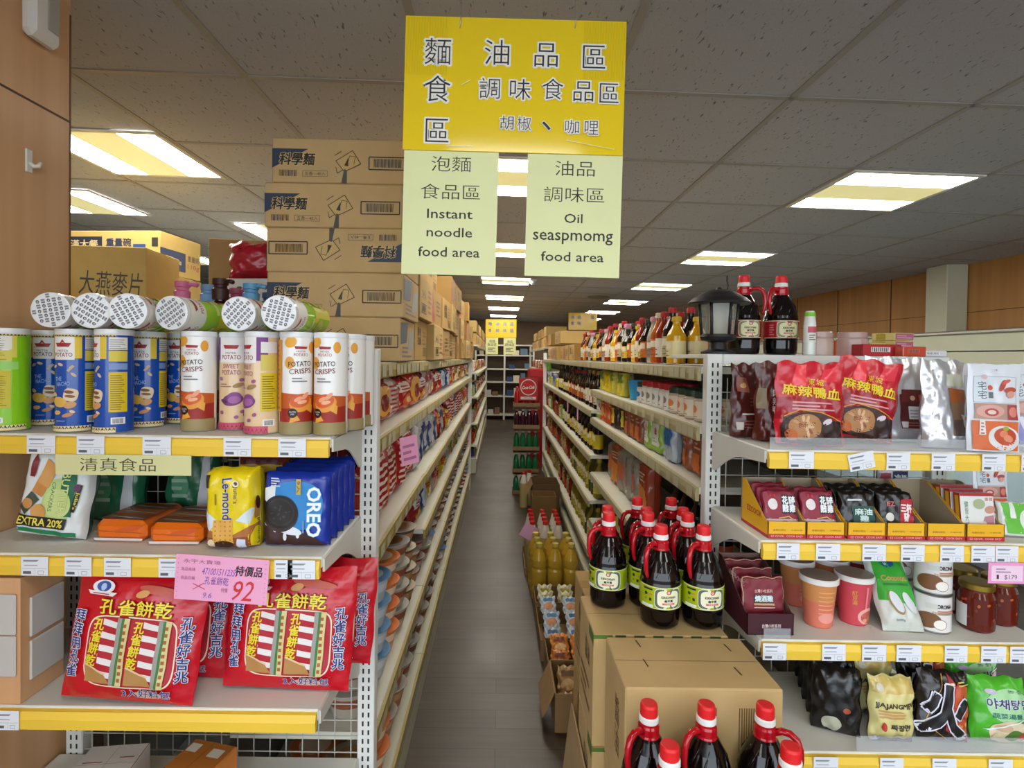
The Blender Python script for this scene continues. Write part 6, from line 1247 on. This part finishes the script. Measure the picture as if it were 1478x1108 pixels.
def row(y0, y1, z, kinds, shelf, dep=.012, rear=0, gap=.008, grp=None):
    y = y0; xf = XRF
    q = 0
    while y < y1:
        kd, d = rn.choice(kinds) if kinds is not TOPB else TOPB[(2, 3, 1, 5, 4, 0, 6, 1, 2, 0, 6, 4, 3, 5)[q % 14]]; q += 1; w, dd = kd.size[0], kd.size[1]
        if y+w > y1+.02: break
        kd.put('%s, %s along the %s' % (d, ncount(shelf), shelf), (xf+dep+.016+dd/2+rn.uniform(0, .015), y+w/2, z+.002), (0, 0, -PI/2+rn.uniform(-.2, .2)), grp or 'stock on the '+shelf)
        for r in range(rear): kd.put('%s rear row, %s along the %s' % (d, ncount(shelf+'r%d' % r), shelf), (xf+dep+.03+dd*(1.5+r)+.012*r, y+w/2, z+.002), -PI/2, grp or 'stock on the '+shelf)
        y += w+gap+rn.uniform(0, .008)
row(1.915, 4.12, 1.432, TOPB, 'top of the bottle gondola', .02, 1, .004)
S2, S3, S4, S5 = 'upper bottle shelf', 'second bottle shelf', 'third bottle shelf', 'low bottle shelf'
row(1.62, 1.95, 1.26, [JA[2], JA[1], JA[2]], S2, .02, 1); row(1.95, 2.40, 1.26, [JA[0], JA[0], JA[1]], S2, .02, 1); row(2.62, 3.28, 1.26, YB2, S2, .012, 0, .03)
cu = K('blue_cup', 'cup', (.08, .08, .09), ('cup_body', MB().lathe([(.028, 0), (.038, .085), (.040, .09), (.037, .089), (.027, .006)], '3c9ad0/s', 24)), ('scoop', MB().tube([(0, 0, .02), (.01, .015, .08), (.02, .03, .128)], [.006, .008, .010], '9aa0a4/m', 8)))
cu.put('bright blue plastic cup with scoops next to the yellow bags', (XRF+.075, 2.50, 1.262), 1.2)
row(1.62, 1.86, 1.088, [PK[1]], S3, .03, 0); row(1.86, 2.02, 1.088, [PK[2]], S3, .02); row(2.02, 2.28, 1.088, [PK[0]], S3, .015); row(2.28, 2.75, 1.088, [PK[3], PK[1]], S3, .02); row(2.75, 3.28, 1.088, [PK[0], PK[4], PK[3]], S3, .012)
row(1.7, 2.2, .75, [DK[2], DK[0]], S4, .10, 0, .03); row(2.35, 3.26, .75, ON, S4, .06, 0)
row(2.0, 3.2, .465, [DK[0], DK[3]], S5, .05, 0, .05)
F1, F2, F3, F4 = 'upper far bottle shelf', 'second far bottle shelf', 'third far bottle shelf', 'lowest far bottle shelf'
row(3.36, 5.6, 1.13, DK, F1, .012, 0, .012); row(5.65, 6.8, 1.13, [YB2[0], PK[2], JA[0]], F1)
row(3.36, 5.2, .85, [DK[3], DK[1], DK[3], DK[0]], F2, .012, 0, .012); row(5.25, 6.8, .85, [GBG[1], PK[0], PK[1]], F2)
row(3.36, 4.6, .57, OL, F3, .012, 0, .012); row(4.65, 6.8, .57, GBG, F3)
row(3.36, 4.4, .26, [OL[1], OL[1], OL[0]], F4, .012, 0, .012); row(4.45, 6.8, .26, GBG, F4)
for y in (3.75, 4.3):
    o = obj('price_sign', MB().box(-.03, .03, 0, .0006, 0, .09, 'dca8cc/p')); o.location = (XRF-.016, y, 1.02); o.rotation_euler = (0, 0, -PI/2); tag(o, 'small pink card hanging from the far bottle shelf rail, %s one' % ('nearer the end rack' if y < 4 else 'deeper in the aisle'), 'price sign')

# ---------------------------------------------------------------- open boxes, oil and soda on the aisle floor
def open_box(w, d, h, col='8a6a40/c', flap=False):
    t = .004; mb = MB().box(-w/2, w/2, -d/2, d/2, 0, t, col); mb.box(-w/2, w/2, -d/2, -d/2+t, t, h, col).box(-w/2, w/2, d/2-t, d/2, t, h, col).box(-w/2, -w/2+t, -d/2+t, d/2-t, t, h, col).box(w/2-t, w/2, -d/2+t, d/2-t, t, h, col)
    p = [('box_tray', mb)]
    if flap: p.append(('flap', MB().prism([(-w/2, h), (-w/2-.003, h), (-w/2-.05, h-.10), (-w/2-.047, h-.10)], -d/2+.01, d/2-.01, '9c7a4c/c', 'y')))
    return K('open_carton', 'carton', (w, d, h), *p)
bxo = .335
open_box(.21, .24, .15, flap=True).put('open brown carton with hanging flap, first on the aisle floor past the jug cartons', (bxo, 2.19, .0005))
open_box(.22, .20, .13).put('open brown carton with orange snack packets on the aisle floor', (bxo, 2.43, .0005))
open_box(.25, .36, .10).put('open brown carton with silver blue snack packets on the aisle floor', (bxo, 2.74, .0005))
open_box(.25, .22, .11).put('open brown tray of cream cards packets next to the oil bottles', (bxo, 3.05, .0005))
def snack(cols, seed): return bagK('snack_packet', 'packet', .082, .11, .022, cols[0]+'/g', lambda p, w, h: (p.ell(0, h*.35, w*.34, h*.2, cols[1], .3, 14, 2), p.rect(-w*.3, h*.62, w*.3, h*.82, cols[2])), 'pillow', seed, .004)
SA, SBk, SCr, SGo = snack(('c87828', 'e0b070', '7c3c18'), 301), snack(('a8b4bc', 'b87c4c', '3c6a90'), 302), snack(('d8d0a8', 'd8a040', 'c8b848'), 303), snack(('a8824c', 'd8b078', '6c4c28'), 304)
def lay(kd, x, y, z, lab, g, tilt=-1.1): kd.put(lab, (x, y, z), (tilt, 0, rn.uniform(-.05, .05)), g)
for i, (x, y) in enumerate(((-.045, -.06), (.045, -.06), (-.04, .03), (.045, .03))): lay(SGo, bxo+x, 2.16+y, .012+.055*(i//2), 'tan snack packet in the first open carton, %s' % ('front, aisle side', 'front, shelf side', 'rear, aisle side', 'rear, shelf side')[i], 'snack packets in floor cartons', -.7)
for i, (x, y) in enumerate(((-.05, -.04), (.05, -.04), (-.04, .04), (.05, .04))): lay(SA, bxo+x, 2.40+y, .05+.03*(i//2), 'orange snack packet in the second open carton, %s' % ('front, aisle side', 'front, shelf side', 'rear, aisle side', 'rear, shelf side')[i], 'snack packets in floor cartons', -.9)
for i, (x, y) in enumerate(((-.06, -.13), (.055, -.13), (-.055, -.02), (.06, -.02), (-.06, .09), (.055, .09))): lay(SBk, bxo+x, 2.72+y, .045+.03*(i//2), 'silver blue snack packet in the third open carton, %s row, %s' % (('front', 'middle', 'rear')[i//2], ('aisle side', 'shelf side')[i % 2]), 'snack packets in floor cartons', -1.15)
for i, (x, y) in enumerate(((-.06, -.05), (.05, -.05), (-.06, .04), (.055, .04))): lay(SCr, bxo+x, 3.04+y, .03, 'cream packet in the tray beside the oil bottles, %s' % ('front, aisle side', 'front, shelf side', 'rear, aisle side', 'rear, shelf side')[i], 'snack packets in floor cartons', -.35)
OILB = K('oil_bottle', 'oil bottle', (.1, .1, .33), ('bottle_body', MB().lathe([(.042, 0), (.046, .01), (.046, .06), (.042, .075), (.046, .09), (.046, .17), (.042, .185), (.045, .20), (.044, .235), (.030, .275), (.017, .30), (.017, .312)], 'b8922e/s', 24)), ('cap', MB().lathe([(.019, .310), (.020, .313), (.020, .331), (.017, .333)], 'c8b45c/s', 18)))
WOB = K('oil_bottle', 'oil bottle', (.085, .085, .34), ('bottle_body', MB().lathe([(.038, 0), (.040, .01), (.040, .20), (.036, .24), (.028, .27), (.020, .30), (.016, .318)], 'b8a468/s', 22)), ('neck_wrap', MB().lathe([(.0375, .235), (.030, .268), (.0215, .302), (.0175, .319)], 'd8cfc0/s', 22)), ('cap', MB().lathe([(.0185, .317), (.0185, .338), (.015, .341)], 'c02420/s', 18)))
for i in range(3):
    for j in range(3): OILB.put('large clear bottle of golden oil, %s row, %s' % (('front', 'middle', 'rear')[j], ('aisle side', 'centre', 'shelf side')[i]), (.25+.097*i-.005*j, 3.245+.098*j, .001), .2*i, 'golden oil bottles on the aisle floor')
o = open_box(.29, .42, .05); o.put('low brown tray under the white necked oil bottles', (.325, 3.78, .0005))
for i in range(3):
    for j in range(4): WOB.put('oil bottle with white neck wrap and red cap, %s row, %s' % (nth(j), ('aisle side', 'centre', 'shelf side')[i]), (.232+.088*i, 3.635+.092*j, .006), 0, 'red capped oil bottles on the aisle floor')
q = obj('price_sign', MB().box(-.05, .05, 0, .0006, 0, .1, 'e0a8c8/p')); q.location = (.17, 3.56, .27); q.rotation_euler = (.1, .5, 0); tag(q, 'pink card sticking out beside the red capped oil bottles', 'price sign'); q.location = (.182, 3.57, .25)
ob = open_box(.24, .3, .33, '6c5030/c', True); ob.put('tall dark brown carton standing open on the aisle floor', (.42, 4.9, .0005)); open_box(.20, .2, .29, '8a683c/c').put('brown carton in front of the tall dark one on the aisle floor', (.385, 4.6, .0005))
for i, (x, y) in enumerate(((.245, 5.22), (.30, 5.30))): WOB.put('yellow oil bottle standing before the green soda cases, %s' % ('aisle side', 'shelf side')[i], (x, y, .001), 0, 'red capped oil bottles on the aisle floor')
def soda(col, cap): 
    return K('soda_bottle', 'soda bottle', (.062, .062, .2), ('soda_bottle', MB().lathe([(.027, 0, col), (.030, .006), (.030, .11), (.024, .14), (.012, .165), (.012, .18, cap), (.0145, .182), (.0145, .198), (.012, .2)], col, 14)))
GS, PS, RS = soda('1c6a3c/s', 'd8dcd8'), soda('3c1420/s', 'd8d0d0'), soda('b01820/s', 'c82020')
TR_ = open_box(.28, .16, .04, '8a7050/c')
for lv in range(5):
    z = .001+.232*lv
    if lv < 5:
        TR_.put('cardboard soda case tray, %s from the floor' % nth(lv), (.285, 5.78, z), 0, 'soda case trays')
        kd, nm = ((GS, 'green'), (GS, 'green'), (GS, 'green'), (PS, 'dark purple'), (RS, 'red'))[lv]
        for i in range(4):
            for j in range(2): kd.put('%s soda bottle, %s case up, %s row, %s from the aisle' % (nm, nth(lv), ('front', 'rear')[j], nth(i)), (.185+.067*i, 5.742+.07*j, z+.005), 0, 'soda bottles in stacked cases')
        if lv < 4:
            sh = obj('divider_sheet', MB().box(-.14, .14, -.08, .08, 0, .002, '9c8460/c')); sh.location = (.285, 5.78, z+.2065); tag(sh, 'thin cardboard sheet on top of the %s soda case' % nth(lv), 'cardboard', 'cardboard sheets between soda cases')
mb = MB().box(-.1, .1, 0, .004, 0, .24, 'b01820', .002); p = PR(mb, plane_s(0), off=.0005, n=2); p.ell(0, .14, .085, .085, 'e4dcd8', 0, 28, 2); p.ell(0, .14, .076, .076, 'c01620', 0, 28, 2); p.text('Coca-Cola', 0, .14, .032, 'f0e8e4', w=.13, skew=.35, rot=.06, bold=.03); p.rect(-.08, .012, .08, .04, 'd8d0cc', 2, 1); p.text('可口可樂', 0, .026, .02, 'a01820', w=.1)
o = obj('drink_sign', mb); o.location = (.300, 5.685, .995); tag(o, 'red drink sign with round white script emblem on the soda cases', 'sign')
o = K('drinks_cooler', 'cooler', (.3, .5, 1.4), ('cabinet', MB().box(-.12, .12, -.2, .2, 0, 1.30, 'a8141c', .01)), ('door', MB().box(-.10, .10, -.208, -.2, .1, 1.2, '8c1016/s', .002))); o.put('tall red drinks cabinet past the soda cases', (.50, 7.3, .0))

# ---------------------------------------------------------------- the far end of the aisle
t = thing('storage_shelf', 'white open storage shelf across the far end of the aisle', 'shelving', (.05, 12.5, 0))
for x in (-.62, .05, .72): obj('upright', MB().box(x-.02, x+.02, -.02, .02, 0, 1.75, 'dcdad0'), t)
for z in (.12, .55, .88, 1.18, 1.5, 1.74): obj('shelf_board', MB().box(-.62, .72, .021, .4, z-.03, z, 'd8d5c8'), t)
obj('back_panel', MB().box(-.62, .72, .4, .42, 0, 1.75, '5a4630'), t)
cols = ('b8a890', 'c8c4bc', '8c6a48', 'b04c44', '2c4a78', 'd8d0b0', '5c7a90', 'c89a40'); n = 0
for z in (.12, .55, .88, 1.18, 1.5):
    x = -.54
    while x < .7:
        w = rn.uniform(.10, .2); h = rn.uniform(.06, .2)
        if abs(x+w/2-.05) > .03+w/2 and x+w < .68 and rn.random() < .75:
            o = obj('storage_box', MB().box(-w/2+.004, w/2-.004, -.08, .08, 0, h, cols[n % 8], .003)); o.location = (.05+x+w/2, 12.62, z+.001); tag(o, 'small box on the far storage shelf, %s board up, %s along' % (nth((.12, .55, .88, 1.18, 1.5).index(z)), ncount('far%.2f' % z)), 'box', 'boxes on the far storage shelf')
        x += w+.02; n += 1
for (sd, xf, xb, y0, y1, nm) in (('l', -.27, -.65, 6.7, 11.2, 'noodle side'), ('r', .62, 1.0, 7.75, 11.5, 'bottle side')):
    bay(sd, y0, y1, [1.25, .95, .62, .35], 'far steel gondola shelving on the %s beyond the cross aisle' % nm, xf, xb, 'cbbf96', top=1.6, endpost=True)
    sg = -1 if sd == 'l' else 1
    for z in (.185, .35, .62, .95, 1.25):
        y = y0+.15
        while y < y1-.1:
            kd, d = rn.choice(NB+PK[:2]); 
            kd.put('%s, %s on the %s far gondola board %s' % (d, ncount(nm+str(z)), nm, {.185: 'at the floor', .35: 'second up', .62: 'third up', .95: 'fourth up', 1.25: 'fifth up'}[z]), (xf+sg*.08, y, z+.002), (0, 0, (PI/2 if sd == 'l' else -PI/2)+rn.uniform(-.1, .1)), 'stock on the far gondolas', 1 if z != .185 else .85)
            y += .27
    y = y0+.3; i = 0
    while y < y1-.2:
        for k in range((2, 1, 2)[i % 3]): CK[(i+k) % 3].put('brown carton on top of the %s far gondola, %s pile, %s' % (nm, nth(i), ('lower', 'upper')[k]), (xf+sg*.19, y, 1.602+.160*k), (0, 0, PI/2*(-sg)), 'cartons on the far gondolas', (1, 1, .9))
        y += .42; i += 1
def far_sign(cx, Y, z, w, papers, lab, chars):
    t = thing('hanging_sign', lab, 'sign', (cx, Y, z)); h = w*.6
    mb = MB().box(-w/2, w/2, 0, .004, -h/2, h/2, 'e8bc14/s', .0008); p = PR(mb, plane_s(0), off=.001, n=1)
    for i, c in enumerate(chars): c == ' ' or p.text(c, -w*.36+w*.24*(i % 4), h*.25-h*.36*(i//4), w*.11, '2c2a30', bold=.02, edge='efeadc', ew=.09)
    obj('sign_board', mb, t)
    if papers:
        for s in (-1, 1):
            q = MB().box(s*w*.29-w*.2, s*w*.29+w*.2, .005, .006, -h/2-w*.54, -h/2+.02, 'd9dc9c/p'); r = PR(q, plane_s(.005), off=.001, n=1); r.text('泡麵\n食品區' if s < 0 else '油品\n調味區', s*w*.29, -h/2-w*.17, w*.2, '2c2c22'); r.lines(s*w*.29-w*.13, -h/2-w*.45, s*w*.29+w*.13, -h/2-w*.3, '4c4c3c', 3); obj('paper_sheet', q, t)
    hk = MB(); [hk.tube([(s*w*.3, 0, h/2-.01), (s*w*.3, 0, cz(cx)-z-.008)], .002, 'b8b8b0/m', 5) for s in (-1, 1)]; obj('wire_hook', hk, t)
far_sign((722.5-722)/FPX*8.8, 8.8, 1.45+(515-474)/FPX*8.8, .50, True, 'distant small yellow hanging sign with two sheets over the middle aisle', '麵油品區食調味區')
far_sign((840-722)/FPX*8.0, 8.0, 1.45+(515-468)/FPX*8.0+.06, .42, False, 'distant yellow hanging sign seen above the bottle gondola', '油品 區食味')

# ---------------------------------------------------------------- small fittings on the ceiling
x, y = 1.37, 7.6; o = obj('ceiling_vent', MB().lathe([(.15, -.012), (.16, -.006), (.16, -.0045)], '8c867c', 28)); o.location = (x, y, cz(x)); o.rotation_euler = (0, math.atan(SAG), 0); tag(o, 'round grey ceiling vent beyond the fourth lamp above the bottles', 'vent')
x, y = .36, 6.2; dm = K('ceiling_camera', 'camera', (.09, .09, .07), ('mount', MB().lathe([(.04, -.02), (.045, -.0045)], 'd8d6d0', 20)), ('dome', MB().lathe([(.006, -.066), (.022, -.06), (.034, -.045), (.038, -.02)], 'b8bcc0/s', 20))); dm.put('small white dome on the ceiling beside the third aisle lamp', (x, y, cz(x)))
x, y = 2.25, 5.4; o = obj('ceiling_hook', MB().tube([(0, 0, -.005), (.0, 0, -.06), (.012, 0, -.10), (.004, 0, -.14), (-.02, 0, -.145)], .006, '4a443c', 6)); o.location = (x, y, cz(x)); tag(o, 'thin dark hook hanging from the ceiling above the black lantern', 'hook')
